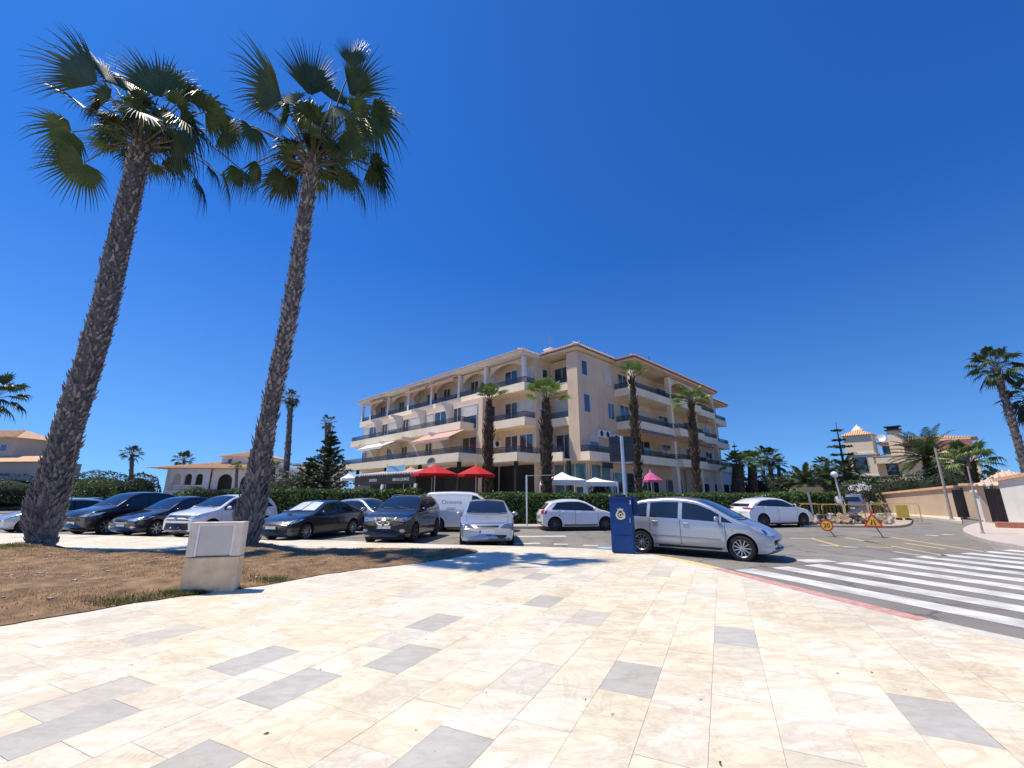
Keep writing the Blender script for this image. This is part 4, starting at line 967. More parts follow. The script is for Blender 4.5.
palm_px('tall leaning fan palm at the right edge over the white wall', 1030, 482, 996, 368, 30, 27, rad=.22, nleaf=26, el=(-1.1, 1.3), dens=.5, zb=1)
palm_px('dark palm crown cut by the right edge below the tall leaning one', 1052, 482, 1030, 398, 30, 30, rad=.28, nleaf=26, el=(-1.3, .8), dens=.4, zb=1, seed=77)

# ---- hedges, shrubs, conifers
hedge_m = leafmat('hedge_leaf', (.05, .105, .02), (.12, .19, .045), rough=.45, trans=.25, scale=2.5)
shrub_m = leafmat('shrub_leaf', (.02, .04, .014), (.05, .075, .028), rough=.5, trans=.2, scale=1.5)
olive_m = leafmat('olive_leaf', (.06, .08, .04), (.12, .14, .075), rough=.5, trans=.2, scale=1.5)
fir_m = leafmat('fir_needle', (.03, .052, .022), (.075, .105, .045), rough=.6, trans=.1, scale=1.5)
core_m = mat('hedge_core', (.012, .02, .007), .95)  # near-black solid filling hedges and shrubs behind the leaves
twig = mat('twig', (.09, .065, .045), .9)
def leaves(mb, pts, size, rng, mi=0, flat=0.):
    for p, o in pts:
        d = Vector((rng.gauss(0, 1), rng.gauss(0, 1), rng.gauss(0, 1))) + Vector(o) * 1.2; d.normalize()
        a = d.orthogonal().normalized(); t = rng.uniform(0, 6.28); b = d.cross(a); a, b = a * math.cos(t) + b * math.sin(t), b * math.cos(t) - a * math.sin(t)
        s = size * rng.uniform(.6, 1.4); p = Vector(p)
        mb.add([p - a * s, p + b * s * .42, p + a * s, p - b * s * .42], [(0, 1, 2, 3)], mi, rnd=rng.random())
def hedge(label, path, h, w, n, seed, size=.075, m=hedge_m, zb=0.05):
    rng = random.Random(seed); root = empty('hedge', (0, 0, 0), 0, label, 'hedge'); core = MB(); lf = MB(); pts = []
    segs = [(Vector(path[i]), Vector(path[i + 1])) for i in range(len(path) - 1)]; tot = sum((b - a).length for a, b in segs)
    for a, b in segs:
        t = (b - a).normalized(); q = Vector((t.y, -t.x)); L_ = (b - a).length
        if q.y > 0: q = -q
        k = w / 2 - .1
        core.prism([tuple(a + q * k), tuple(b + q * k), tuple(b - q * k), tuple(a - q * k)] if (b - a).cross(q) < 0 else [tuple(a - q * k), tuple(b - q * k), tuple(b + q * k), tuple(a + q * k)], zb, h - .12)
        for _ in range(int(n * L_ / tot)):
            u = rng.uniform(0, L_); c = a + t * u; f_ = rng.random()
            bump = .10 * mnoise.noise((c.x * .8, c.y * .8, seed)) + .05 * mnoise.noise((c.x * 2.5, c.y * 2.5, seed))
            if f_ < .62: z_ = zb + (h - zb) * rng.random(); off = w / 2 + rng.gauss(0, .05) + bump; pts.append(((c.x + q.x * off, c.y + q.y * off, z_), (q.x, q.y, .3)))
            else: off = rng.uniform(-w / 2, w / 2); pts.append(((c.x + q.x * off, c.y + q.y * off, h + rng.gauss(0, .05) + bump), (0, 0, 1)))
    core.build('dark_core', core_m, root); leaves(lf, pts, size, rng); lf.build('foliage', m, root, attr=True); return root
hedge('long clipped green hedge between the flats and the road', [(-5, 25.2), (16.2, 25.4)], 1.62, 1.0, 15000, 3)
hedge('clipped hedge along the road behind the white crossover', [(16.8, 28.5), (21.6, 29.1)], 1.65, 1.1, 7000, 4, .09)
hedge('hedge behind the left row of parked cars', [(-17, 26.8), (-5.4, 26.2)], 1.85, 1.1, 7000, 5, .085)
hedge('low hedge before the white villa', [(-33, 46), (-17, 42)], 2.0, 1.4, 4000, 6, .14, shrub_m)
def shrub(label, c, rx, ry, rz, n, seed, size, m, name='shrub', group=None):
    rng = random.Random(seed); root = empty(name, c, 0, label, 'shrub', group); pts = []; core = MB()
    core.lathe([(max(.01, rx * .76 * math.sin(t)), rz * .86 - rz * .78 * math.cos(t)) for t in np.linspace(.02, PI - .02, 8)], 12, Matrix.Scale(ry / rx, 4, (0, 1, 0)))
    for _ in range(n):
        d = Vector((rng.gauss(0, 1), rng.gauss(0, 1), rng.gauss(0, 1))).normalized(); r = 1 + .14 * mnoise.noise(d * 2.2 + Vector((seed, 0, 0))) + rng.gauss(0, .025)
        p = Vector((d.x * rx * r, d.y * ry * r, rz * .92 + d.z * rz * r))
        if p.z > 0: pts.append((p, d))
    core.build('dark_core', core_m, root); lf = MB(); leaves(lf, pts, size, rng); lf.build('foliage', m, root, attr=True)
for i, (x, y, Y, rx, rz, m_, lb) in enumerate([
    (95, 490, 44, 1.9, 1.7, hedge_m, 'round clipped green bush above the black hatchback'), (98, 490, 52, 4.6, 2.2, shrub_m, 'broad dark bush behind the round clipped one'), (139, 492, 56, 2.2, 2.2, shrub_m, 'dark bush beside the white villa porch'),
    (12, 490, 50, 7., 2.0, shrub_m, 'long dark bush below the left house'), (196, 494, 48, 2.2, 1.2, hedge_m, 'clipped bush before the villa arches'),
    (286, 494, 40, 2.0, 1.9, olive_m, 'olive bush at the foot of the slim tall palm'), (256, 494, 42, 1.6, 1.6, shrub_m, 'dark bush behind the right plaza palm trunk'),
    (868, 492, 52, 5., 1.9, shrub_m, 'dark shrub mass below the tower villa'), (905, 490, 47, 4., 1.9, shrub_m, 'shrub between the tower villa and the wall'), (840, 492, 56, 4, 2.2, shrub_m, 'dark shrub behind the globe lamp'),
    (800, 494, 60, 5., 2.4, olive_m, 'olive shrub under the low date palm'), (770, 496, 52, 4., 2.0, shrub_m, 'dark shrub under the slender palms'), (950, 488, 40, 3., 2.2, shrub_m, 'shrub behind the beige wall, between the two palms'),
    (1008, 478, 33, 1.9, 1.7, olive_m, 'olive shrub behind the tiled gate'), (858, 494, 40, 1.8, 1.5, olive_m, 'pale flowering shrub above the off-road car'), (600, 498, 31, .8, 1.4, shrub_m, 'potted green shrub beside the white gazebo')]):
    p = P(x, y, Y); shrub(lb, (p.x, p.y, 0), rx, rx * .8, rz, int(1500 * min(3.5, rx)), 40 + i, .05 * max(1.6, Y / 22), m_)
fl = MB(); rng = random.Random(9)
for _ in range(130):
    k_ = rng.choice([(851, 487), (858, 490), (866, 488), (862, 485)]); x, y = rng.gauss(k_[0], 2.2), rng.gauss(k_[1], 1.6); p = P(x, y, 38.2 + rng.uniform(-.2, .3)); s = rng.uniform(.03, .08)
    fl.add([p + Vector((-s, 0, 0)), p + Vector((0, -.03, -s)), p + Vector((s, 0, 0)), p + Vector((0, .03, s))], [(0, 1, 2, 3)])
o = fl.build('blossom', mat('white_blossom', (.75, .72, .68), .7)); tag(o, 'white blossom above the off-road car', 'blossom', kind='stuff')
def conifer(label, base, H, r, whorls, seed, up=.12, m=fir_m, dens=1., name='fir_tree', droop=0., rad=.22):
    rng = random.Random(seed); root = empty(name, base, 0, label, 'tree'); t = MB(); t.tube([(0, 0, 0), (0, 0, H * .5), (0, 0, H)], [rad, rad * .6, .03], 8); 
    lf = MB(); pts = []
    for k in range(whorls):
        z_ = H * (.12 + .86 * (k + rng.uniform(-.3, .3)) / whorls); l = r * rng.uniform(.75, 1.15) * (1 - (k / whorls) ** 1.15) + .15; nb = 6 if whorls < 14 else 7
        for j in range(nb):
            a = j * 2 * PI / nb + k * .5 + rng.uniform(-.2, .2); d = Vector((math.cos(a), math.sin(a), up)); L_ = l * rng.uniform(.75, 1.1)
            e = Vector((0, 0, z_)) + d * L_; t.tube([(0, 0, z_), Vector((0, 0, z_)).lerp(e, .6), e + Vector((0, 0, -droop * L_))], [.04, .025, .01], 4, 0, cap=False)
            for i in range(int(26 * dens)):
                s = rng.random() ** .7; q = Vector((0, 0, z_)).lerp(e, s); q += Vector((rng.gauss(0, .10), rng.gauss(0, .10), rng.gauss(0, .07))) * (L_ * .5 + .2); pts.append((q, (0, 0, 1.5)))
    t.build('trunk', twig, root); leaves(lf, pts, .13, rng); lf.build('crown', m, root, attr=True)
b = P(325, 497, 38); conifer('dark fir tree left of the flats', (b.x, b.y, 0), 7.4, 2.3, 17, 1, .45, dens=2.6)
b = P(306, 497, 37); conifer('shaggy olive conifer left of the dark fir', (b.x, b.y, 0), 4.8, 1.9, 12, 2, .55, olive_m, 2.)
b = P(850, 497, 46); conifer('tiered araucaria with bare gaps beside the tower villa', (b.x, b.y, 0), 9.2, 3.0, 10, 3, .05, dens=2.6, name='araucaria_tree')
b = P(741, 497, 58); conifer('narrow araucaria tip over the bushy palms right of the flats', (b.x, b.y, 0), 8.6, 1.3, 13, 4, .2, dens=1.0, name='araucaria_tree')
# ================================================================== BUILDINGS
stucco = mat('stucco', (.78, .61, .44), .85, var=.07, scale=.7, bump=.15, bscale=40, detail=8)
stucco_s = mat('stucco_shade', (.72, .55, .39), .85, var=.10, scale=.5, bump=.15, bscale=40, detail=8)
cream = mat('cream_render', (.93, .79, .58), .8, var=.06, scale=.8, bump=.1, bscale=40, detail=8)
ceil_m = mat('soffit', (.62, .5, .38), .9)
white_r = mat('white_render', (.78, .75, .70), .75, var=.05, scale=1.2)
shutter = mat('roller_shutter', (.70, .67, .62), .6, var=.05, scale=2)
frame_w = mat('window_frame', (.66, .65, .63), .45)
rail_m = mat('railing_iron', (.045, .045, .05), .4, .4)
rail_glass = mat('smoked_panel', (.03, .038, .05), .12, coat=.4, alpha=.28)
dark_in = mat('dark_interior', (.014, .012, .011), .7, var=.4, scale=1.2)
awn_p = mat('pink_awning', (.62, .36, .30), .8, var=.1); awn_w = mat('white_awning', (.74, .71, .66), .8, var=.06); awn_b = mat('brown_awning', (.40, .23, .15), .85, var=.12)
fascia = mat('brown_fascia', (.30, .16, .10), .8)
def weather(m, amt=.5):                                            # rain streaks and blotches on a render coat
    N, L = nt(m); b = N['Principled BSDF']; src = b.inputs['Base Color'].links[0].from_socket; tc = [n for n in N if n.type == 'TEX_COORD'][0]
    mp = N.new('ShaderNodeMapping'); mp.inputs['Scale'].default_value = (1.3, 1.3, .2); L.new(tc.outputs['Object'], mp.inputs['Vector'])
    n1 = N.new('ShaderNodeTexNoise'); n1.inputs['Scale'].default_value = 1.4; n1.inputs['Detail'].default_value = 8; L.new(mp.outputs[0], n1.inputs['Vector'])
    r1 = N.new('ShaderNodeValToRGB'); r1.color_ramp.elements[0].position = .33; r1.color_ramp.elements[0].color = (.70, .66, .62, 1); r1.color_ramp.elements[1].position = .55; r1.color_ramp.elements[1].color = (1, 1, 1, 1); L.new(n1.outputs['Fac'], r1.inputs['Fac'])
    mx = N.new('ShaderNodeMix'); mx.data_type = 'RGBA'; mx.blend_type = 'MULTIPLY'; mx.inputs[0].default_value = amt; L.new(src, mx.inputs[6]); L.new(r1.outputs['Color'], mx.inputs[7]); L.new(mx.outputs[2], b.inputs['Base Color'])
for m_, a_ in ((stucco, .25), (stucco_s, .32), (cream, .22), (white_r, .2)): weather(m_, a_)
BO = Vector((5.2, 33.3, 0)); bld = empty('apartment_building', BO, R(45), 'four storey beige apartment block with stepped balconies and tiled eaves', 'building')
Z0, FH, GH = 0.0, 2.95, 4.15
def fz(f): return GH + FH * f
ftp = [(1.3, 0.0), (30.4, 0.0), (30.4, 20), (20, 20), (20, 33.0), (-.9, 33.0), (-.9, 3.65), (1.3, 3.65)]
w_ = MB(); w_.prism(ftp, Z0, 13.1); w_.box(-2.9, -.903, 8.15, 30.3, Z0, 4.15 + 5.9 - .003); walls = w_.build('wall', stucco, bld)
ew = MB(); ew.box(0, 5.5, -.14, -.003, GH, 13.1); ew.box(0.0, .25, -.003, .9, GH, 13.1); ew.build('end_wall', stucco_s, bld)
def railing(parent, segs, z0, z1):
    rb = MB()
    for (x0, y0), (x1, y1) in segs:
        a, b = Vector((x0, y0, 0)), Vector((x1, y1, 0)); L_ = (b - a).length; t = (b - a).normalized(); M = Matrix(((t.x, -t.y, 0, a.x), (t.y, t.x, 0, a.y), (0, 0, 1, 0), (0, 0, 0, 1)))
        rb.box(0, L_, -.03, .03, z1 - .05, z1, 0, M); rb.box(0, L_, -.02, .02, z0 + .04, z0 + .08, 0, M)
        k = int(L_ / .13)
        for i in range(k + 1): rb.box(i * L_ / max(k, 1) - .011, i * L_ / max(k, 1) + .011, -.011, .011, z0, z1 - .05, 0, M)
        rb.box(.03, L_ - .03, .016, .024, z0 + .1, z1 - .1, 1, M)
    return rb.build('railing', [rail_m, rail_glass], parent)
def balcony(x0, x1, y0, y1, f, sides, band=.68, top=1.16, m=cream, rail=True):
    """floor slab with a solid band and an iron railing on the named open sides"""
    z = fz(f); mb = MB(); mb.box(x0, x1, y0, y1, z, z + .2); t = .14; seg = []
    if 'W' in sides: mb.box(x0 - .003, x0 + t, y0, y1, z - .004, z + band); seg.append(((x0 + .07, y0 + .07), (x0 + .07, y1 - .07)))
    if 'S' in sides: mb.box(x0 + t + .002, x1, y0 - .003, y0 + t, z - .003, z + band); seg.append(((x0 + .07, y0 + .07), (x1 - .05, y0 + .07)))
    if 'N' in sides: mb.box(x0 + t + .002, x1, y1 - t, y1 + .003, z - .003, z + band); seg.append(((x0 + .07, y1 - .07), (x1 - .05, y1 - .07)))
    if 'E' in sides: mb.box(x1 - t, x1 + .003, y0 + t + .003, y1, z - .004, z + band); seg.append(((x1 - .07, y0 + .07), (x1 - .07, y1 - .07)))
    o = mb.build('balcony', m, bld)
    if rail: railing(o, seg, z + band, z + top)
    return o
# local frame: x runs along the right-hand front, y along the left-hand front; 'W' faces left, 'S' faces right
for f in (0, 1, 2):
    if f == 0:
        balcony(-6.3, -2.9, 7.0, 28.6, f, 'WSN'); balcony(-3.4, -.9, 3.4, 7.0, f, 'WS'); balcony(-.9, 1.3, .92, 3.4, f, 'W'); balcony(-.0, 5.5, -1.0, -.14, f, 'WS')
    else:
        if f == 1: balcony(-4.5, -2.9, 9.2, 30.5, f, 'WSN'); balcony(-2.3, -.9, 3.6, 9.2, f, 'WS')
        else: balcony(-2.3, -.9, 3.6, 33.2, f, 'WSN')
        balcony(.28, 1.3, .92, 3.6, f, 'W')
    balcony(5.5, 13.0, -2.0, 0, f, 'WS'); balcony(13.0, 19.0, -2.5, 0, f, 'WSE', .72); balcony(19.0, 24.2, -2.0, 0, f, 'S'); balcony(24.2, 30.8, -1.0 if f else -1.6, 0, f, 'SE')
def window(x, y, z, w, h, face, kind='glass', name='window'):
    """recessed-looking opening on a wall; face W looks along -x, S along -y"""
    mb = MB(); g_ = MB(); d = .07
    def bx(m_, a0, a1, z0, z1, p0, p1, mi=0):
        if face == 'W': m_.box(x - p1, x - p0, a0, a1, z0, z1, mi)
        else: m_.box(a0, a1, y - p1, y - p0, z0, z1, mi)
    c = y if face == 'W' else x; a0, a1 = c - w / 2, c + w / 2
    bx(mb, a0 - .06, a0, z - .06, z + h + .06, .003, d); bx(mb, a1, a1 + .06, z - .06, z + h + .06, .003, d); bx(mb, a0, a1, z + h, z + h + .06, .003, d); bx(mb, a0, a1, z - .06, z, .003, d)
    if kind == 'glass' and w > .9: bx(mb, c - .03, c + .03, z, z + h, .006, d - .01)
    o = mb.build(name, frame_w, bld)
    if kind == 'glass': bx(g_, a0, a1, z, z + h, .003, .03); g_.build('pane', win_glass, o)
    elif kind == 'shut':
        n_ = int(h / .09)
        for i in range(n_): bx(g_, a0, a1, z + i * h / n_, z + (i + .86) * h / n_, .003, .045)
        g_.build('shutter', shutter, o)
    elif kind == 'half':
        bx(g_, a0, a1, z, z + h * .55, .003, .03); g_.build('pane', win_glass, o); q = MB(); n_ = int(h * .45 / .09)
        for i in range(n_): bx(q, a0, a1, z + h * .55 + i * h * .45 / n_, z + h * .55 + (i + .86) * h * .45 / n_, .003, .05)
        q.build('shutter', shutter, o)
    return o
rng = random.Random(31)
for f in (0, 1, 2):
    z = fz(f) + .24
    for k in range(5):                                              # long left-hand front
        y = 10.4 + 4.55 * k
        if y > 30: continue
        kd = ['glass', 'half', 'shut'][(k * 2 + f) % 3]
        xw = -2.9 if f < 2 else -.9
        window(xw, y - .6, z, 1.9, 2.15, 'W', kd, 'balcony_door'); window(xw, y + 1.25, z, 1.1, 2.15, 'W', 'glass' if kd != 'glass' else 'shut', 'balcony_door')
    window(-.9, 6.5, z, 1.5, 2.15, 'W', 'glass', 'balcony_door'); window(-.9, 4.7, z, 1.5, 2.15, 'W', 'shut' if f else 'glass', 'balcony_door')
    if f != 1: window(1.3, 2.4, z, 1.6, 2.1, 'W', 'glass', 'balcony_door')
    else: window(1.3, 2.2, z, 2.2, 2.2, 'W', 'shut', 'balcony_door')
    if f: window(.35, 3.65, z + .3, .62, 1.7, 'S', 'glass'); (window(-1.75, 8.15, z + .3, .6, 1.7, 'S', 'glass') if f == 1 else None)
    for x, w, kd in ((7.2, 1.5, 'glass'), (10.3, 2.4, 'half' if f else 'glass'), (15.0, 2.2, 'glass'), (17.6, 1.4, 'shut'), (21, 2.2, 'glass'), (23.1, 1.1, 'half'), (26.2, 1.8, 'glass'), (28.9, 1.5, 'shut')):
        window(x, 0, z, w, 2.1, 'S', kd, 'balcony_door')
for x, f, zz, w, h, kd in ((.95, 2, 1.15, .75, 1.2, 'glass'), (1.1, 1, 1.0, .8, 1.45, 'glass'), (4.4, 2, .9, .8, 1.25, 'shut'), (4.7, 1, .85, .95, 1.35, 'glass'), (1.9, 0, 1.0, 1.1, 1.1, 'half')):
    window(x, -.14, fz(f) + zz, w, h, 'S', kd)
# white party fins with a curved lower edge between the balconies of the left front
def arch_fin(y, f, x0, x1):
    z0, z1 = fz(f) + .22, fz(f + 1) - .01; n_ = 12; pts = [(x1, y, z0), (x1, y, z1), (x0, y, z1)]
    for i in range(n_ + 1):
        t = PI / 2 * i / n_; pts.append((x0 + .05 + (x1 - x0 - .45) * math.sin(t) * .9, y, z1 - .25 - (z1 - z0 - .9) * (1 - math.cos(t))))
    pts.append((x0 + .3 + (x1 - x0 - .45) * .9, y, z0)); mb = MB(); mb.extrude(pts, (0, .16, 0)); mb.build('party_wall', white_r, bld)
for f in (1, 2):
    for k in range(4 if f == 1 else 5): arch_fin(12.6 + 4.55 * k - .08, f, *((-4.3, -2.9) if f == 1 else (-2.15, -.9)))
for k in range(4): arch_fin(12.6 + 4.55 * k, 0, -5.4, -2.9)
# columns
def column(x, y, f0, f1, w=.36, m=cream, z0=None):
    mb = MB(); mb.bbox(x - w / 2, x + w / 2, y - w / 2, y + w / 2, fz(f0) + .0 if z0 is None else z0, fz(f1) - .005, .015); mb.build('column', m, bld)
for y in (8.6, 12.5, 17.2, 21.7, 26.3, 30.6, 32.9): column(-2.12, y, 2, 3, .32, white_r, fz(2) + .69)
column(-2.08, 3.82, 2, 3, .3, white_r, fz(2) + .69); column(.5, 1.1, 2, 3, .26, white_r, fz(2) + .69)
column(5.76, -1.76, 0, 3, .5, cream, fz(0) + .69); column(13.0, -1.72, 0, 3, .45, cream, fz(0) + .74); column(24.2, -1.72, 0, 3, .4, stucco, fz(0) + .70); column(18.9, -1.72, 1, 3, .36, stucco, fz(1) + .74)
for x in (5.9, 13.0, 18.6, 24.0): column(x, -1.7, 0, 0, .55, cream, 0)
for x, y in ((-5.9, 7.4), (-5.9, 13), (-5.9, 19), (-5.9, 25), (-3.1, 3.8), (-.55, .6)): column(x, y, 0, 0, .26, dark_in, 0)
# arched lintels under the top eaves of the right front
def arch(x0, x1, y, z1, drop):
    n_ = 14; pts = [(x0, y, z1), (x0, y, z1 - drop)] + [(x0 + (x1 - x0) * (i / n_), y, z1 - drop + (drop - .18) * math.sin(PI * i / n_) ** .6) for i in range(1, n_)] + [(x1, y, z1 - drop), (x1, y, z1)]
    mb = MB(); mb.extrude(pts, (0, .16, 0)); mb.build('arch_lintel', stucco, bld)
arch(13.25, 18.7, -1.86, 13.0, 1.1); arch(19.1, 24.0, -1.86, 13.0, 1.0)
def arch_w(y0, y1, x, z1, drop):
    n_ = 14; pts = [(x, y0, z1), (x, y0, z1 - drop)] + [(x, y0 + (y1 - y0) * (i / n_), z1 - drop + (drop - .15) * math.sin(PI * i / n_) ** .6) for i in range(1, n_)] + [(x, y1, z1 - drop), (x, y1, z1)]
    mb = MB(); mb.extrude(pts, (.16, 0, 0)); mb.build('arch_lintel', stucco, bld)
for y0, y1 in ((4.1, 8.3), (8.9, 12.3), (12.7, 17.0), (17.4, 21.5), (21.9, 26.1), (26.5, 30.4)): arch_w(y0, y1, -1.9, 13.0, .95)
# eaves, fascia and hipped tile roofs, block by block
pale_roof = mat('pale_roof_tile', (.60, .42, .31), .85, col2=(.78, .62, .50), scale=9, bump=.4)
def roof(x0, x1, y0, y1, z, rise=.95, em=white_r, inset=3.2, rm=None, gm=None):
    rm = rm or terracotta; gm = gm or fascia
    e = MB(); e.box(x0, x1, y0, y1, z, z + .16); eo = e.build('eaves', em, bld)
    g_ = MB(); g_.box(x0 - .06, x1 + .06, y0 - .06, y1 + .06, z + .163, z + .27); g_.build('gutter', gm, eo)
    r_ = MB(); a = min(inset, (x1 - x0) / 2 - .05, (y1 - y0) / 2 - .05); X0, X1, Y0, Y1 = x0 - .12, x1 + .12, y0 - .12, y1 + .12; zz = z + .275
    r_.add([(X0, Y0, zz), (X1, Y0, zz), (X1, Y1, zz), (X0, Y1, zz), (X0 + a, Y0 + a, zz + rise), (X1 - a, Y0 + a, zz + rise), (X1 - a, Y1 - a, zz + rise), (X0 + a, Y1 - a, zz + rise)],
           [(0, 1, 5, 4), (1, 2, 6, 5), (2, 3, 7, 6), (3, 0, 4, 7), (4, 5, 6, 7), (3, 2, 1, 0)])
    # rounded tile ends along the two visible eaves
    for i in range(int((Y1 - Y0) / .26)): r_.tube([(X0 - .03, Y0 + .13 + i * .26, zz + .02), (X0 + .5, Y0 + .13 + i * .26, zz + .02 + .53 * rise / a)], .085, 5)
    for i in range(int((X1 - X0) / .26)): r_.tube([(X0 + .13 + i * .26, Y0 - .03, zz + .02), (X0 + .13 + i * .26, Y0 + .5, zz + .02 + .53 * rise / a)], .085, 5)
    r_.build('roof', rm, bld)
roof(-2.7, 20, 3.55, 33.5, 13.12, rm=pale_roof, gm=cream); roof(-.35, 5.35, -.45, 3.45, 13.18, em=stucco, rm=pale_roof); roof(5.45, 24.6, -2.35, 12, 13.12, em=stucco); roof(24.7, 30.7, -1.4, 10, 12.55, em=stucco)
ch = MB(); ch.bbox(3.2, 3.9, 5.2, 5.9, 13.3, 15.3, .03); ch.bbox(3.05, 4.05, 5.05, 6.05, 15.3, 15.45, .02); co = ch.build('chimney', white_r, bld)
an = MB(); an.tube([(3.55, 5.55, 15.45), (3.55, 5.55, 17.0)], .035, 6)
for z_ in (16.2, 16.5, 16.8): an.tube([(3.2, 5.55, z_), (3.9, 5.55, z_)], .015, 5)
an.build('aerial', grey_metal, co)
an = MB(); an.tube([(15, 1, 13.6), (15, 1, 16.4)], .035, 6); an.build('aerial', dark_metal, bld)
# awnings
def awning(y0, y1, x, z, out, drop, m, fs='W'):
    mb = MB()
    if fs == 'W': pts = [(x, y0, z), (x - out, y0, z - drop), (x - out, y1, z - drop), (x, y1, z)]
    else: pts = [(y0, x, z), (y0, x - out, z - drop), (y1, x - out, z - drop), (y1, x, z)]
    mb.add(pts + [Vector(p) - Vector((0, 0, .03)) for p in pts], [(0, 1, 2, 3), (7, 6, 5, 4), (0, 4, 5, 1), (1, 5, 6, 2), (2, 6, 7, 3), (3, 7, 4, 0)])
    a, b = pts[1], pts[2]; mb.add([a, b, Vector(b) - Vector((0, 0, .22)), Vector(a) - Vector((0, 0, .22))], [(0, 1, 2, 3)]); return mb.build('awning', m, bld)
awning(8.6, 14.5, -4.45, fz(1) - .06, 1.7, .8, awn_p); awning(20.0, 24.4, -4.45, fz(1) - .06, 1.6, .7, awn_w); awning(24.6, 26.2, -4.45, fz(1) - .06, 1.2, .6, awn_w)
for y0, y1 in ((12.7, 17.0), (17.4, 21.5), (26.5, 30.4)): awning(y0, y1, -2.3, 13.0, .6, .4, awn_b)
awning(5.9, 12.8, -1.9, fz(2 - 1) - .02, .5, .35, awn_b, 'S'); awning(14, 18.5, -2.4, fz(1) - .02, .6, .3, awn_b, 'S')
# big dark sun blind of the first-floor loggia on the right front
# air conditioners
def aircon(x, y, z, face):
    mb = MB(); q = MB()
    if face == 'S': mb.bbox(x - .42, x + .42, y - .32, y - .02, z, z + .62, .03); q.lathe([(.24, 0), (.22, .02), (.02, .02)], 18, Matrix.Translation((x - .08, y - .325, z + .31)) @ Matrix.Rotation(PI / 2, 4, 'X'))
    else: mb.bbox(x - .32, x - .02, y - .42, y + .42, z, z + .62, .03); q.lathe([(.24, 0), (.22, .02), (.02, .02)], 18, Matrix.Translation((x - .325, y - .08, z + .31)) @ Matrix.Rotation(-PI / 2, 4, 'Y'))
    o = mb.build('air_conditioner', white_paint, bld); q.build('fan_grille', dark_metal, o)
aircon(2.7, -.14, fz(0) + 2.0, 'S'); aircon(3.6, -.14, fz(0) + 2.0, 'S'); aircon(4.9, -.14, fz(0) + 1.85, 'S'); aircon(-1.3, 8.15, fz(0) + 1.5, 'S'); aircon(.75, 3.65, fz(0) + 1.7, 'S')
sb = MB(); sb.bbox(-.35, .55, 3.3, 3.62, fz(1) + 1.1, fz(1) + 1.85, .03); sb.build('air_conditioner', white_paint, bld)
# dark shop fronts of the ground floor
def shop(a0, a1, face, pos, z0, z1, m, name='shopfront', mull=0):
    mb = MB(); g_ = MB()
    if face == 'W': mb.box(pos - .08, pos - .003, a0, a1, z0, z1)
    else: mb.box(a0, a1, pos - .08, pos - .003, z0, z1)
    o = mb.build(name, m, bld)
    if mull:
        for i in range(mull + 1):
            a = a0 + (a1 - a0) * i / mull
            if face == 'W': g_.box(pos - .12, pos - .083, a - .05, a + .05, z0, z1)
            else: g_.box(a - .05, a + .05, pos - .12, pos - .083, z0, z1)
        g_.build('mullion', frame_w, o)
    return o
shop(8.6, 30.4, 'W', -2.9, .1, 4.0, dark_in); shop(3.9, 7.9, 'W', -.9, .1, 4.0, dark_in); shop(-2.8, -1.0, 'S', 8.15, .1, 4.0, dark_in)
teal = mat('teal_glass', (.10, .22, .24), .12, coat=.5, var=.35, scale=1.2)
shop(.2, 3.5, 'W', 1.3, .1, 4.0, teal, mull=3); shop(1.4, 4.2, 'S', 0, .1, 3.9, teal, mull=2); shop(4.7, 8.6, 'S', 0, .1, 3.4, win_glass, mull=2); shop(9.2, 12.6, 'S', 0, .1, 3.2, win_glass, mull=3)
for x in (14.4, 16.6): shop(x, x + 1.3, 'S', 0, .1, 3.0, win_glass, mull=1)
g2 = MB(); g2.box(18.9, 30.4, -1.35, -.09, .05, GH - .01); g2.build('ground_storey', white_r, bld)
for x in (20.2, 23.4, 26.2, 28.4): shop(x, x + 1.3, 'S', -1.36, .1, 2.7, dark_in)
lg = MB(); lg.lathe([(.5, 0), (.48, .05), (.02, .05)], 20, Matrix.Translation((25.2, -1.37, 3.1)) @ Matrix.Rotation(PI / 2, 4, 'X')); lg.build('round_sign', fascia, bld)
sg_ = MB(); sg_.box(1.5, 2.9, -1.18, -1.1, fz(0) - .55, fz(0) - .1); sg_.build('sign_board', black_plastic, bld)
sg_ = MB(); sg_.box(20.0, 22.4, -1.44, -1.37, 3.1, 3.4); sg_.build('sign_board', stucco, bld)
# plants and chairs showing over balconies are left to the photo's own few pixels

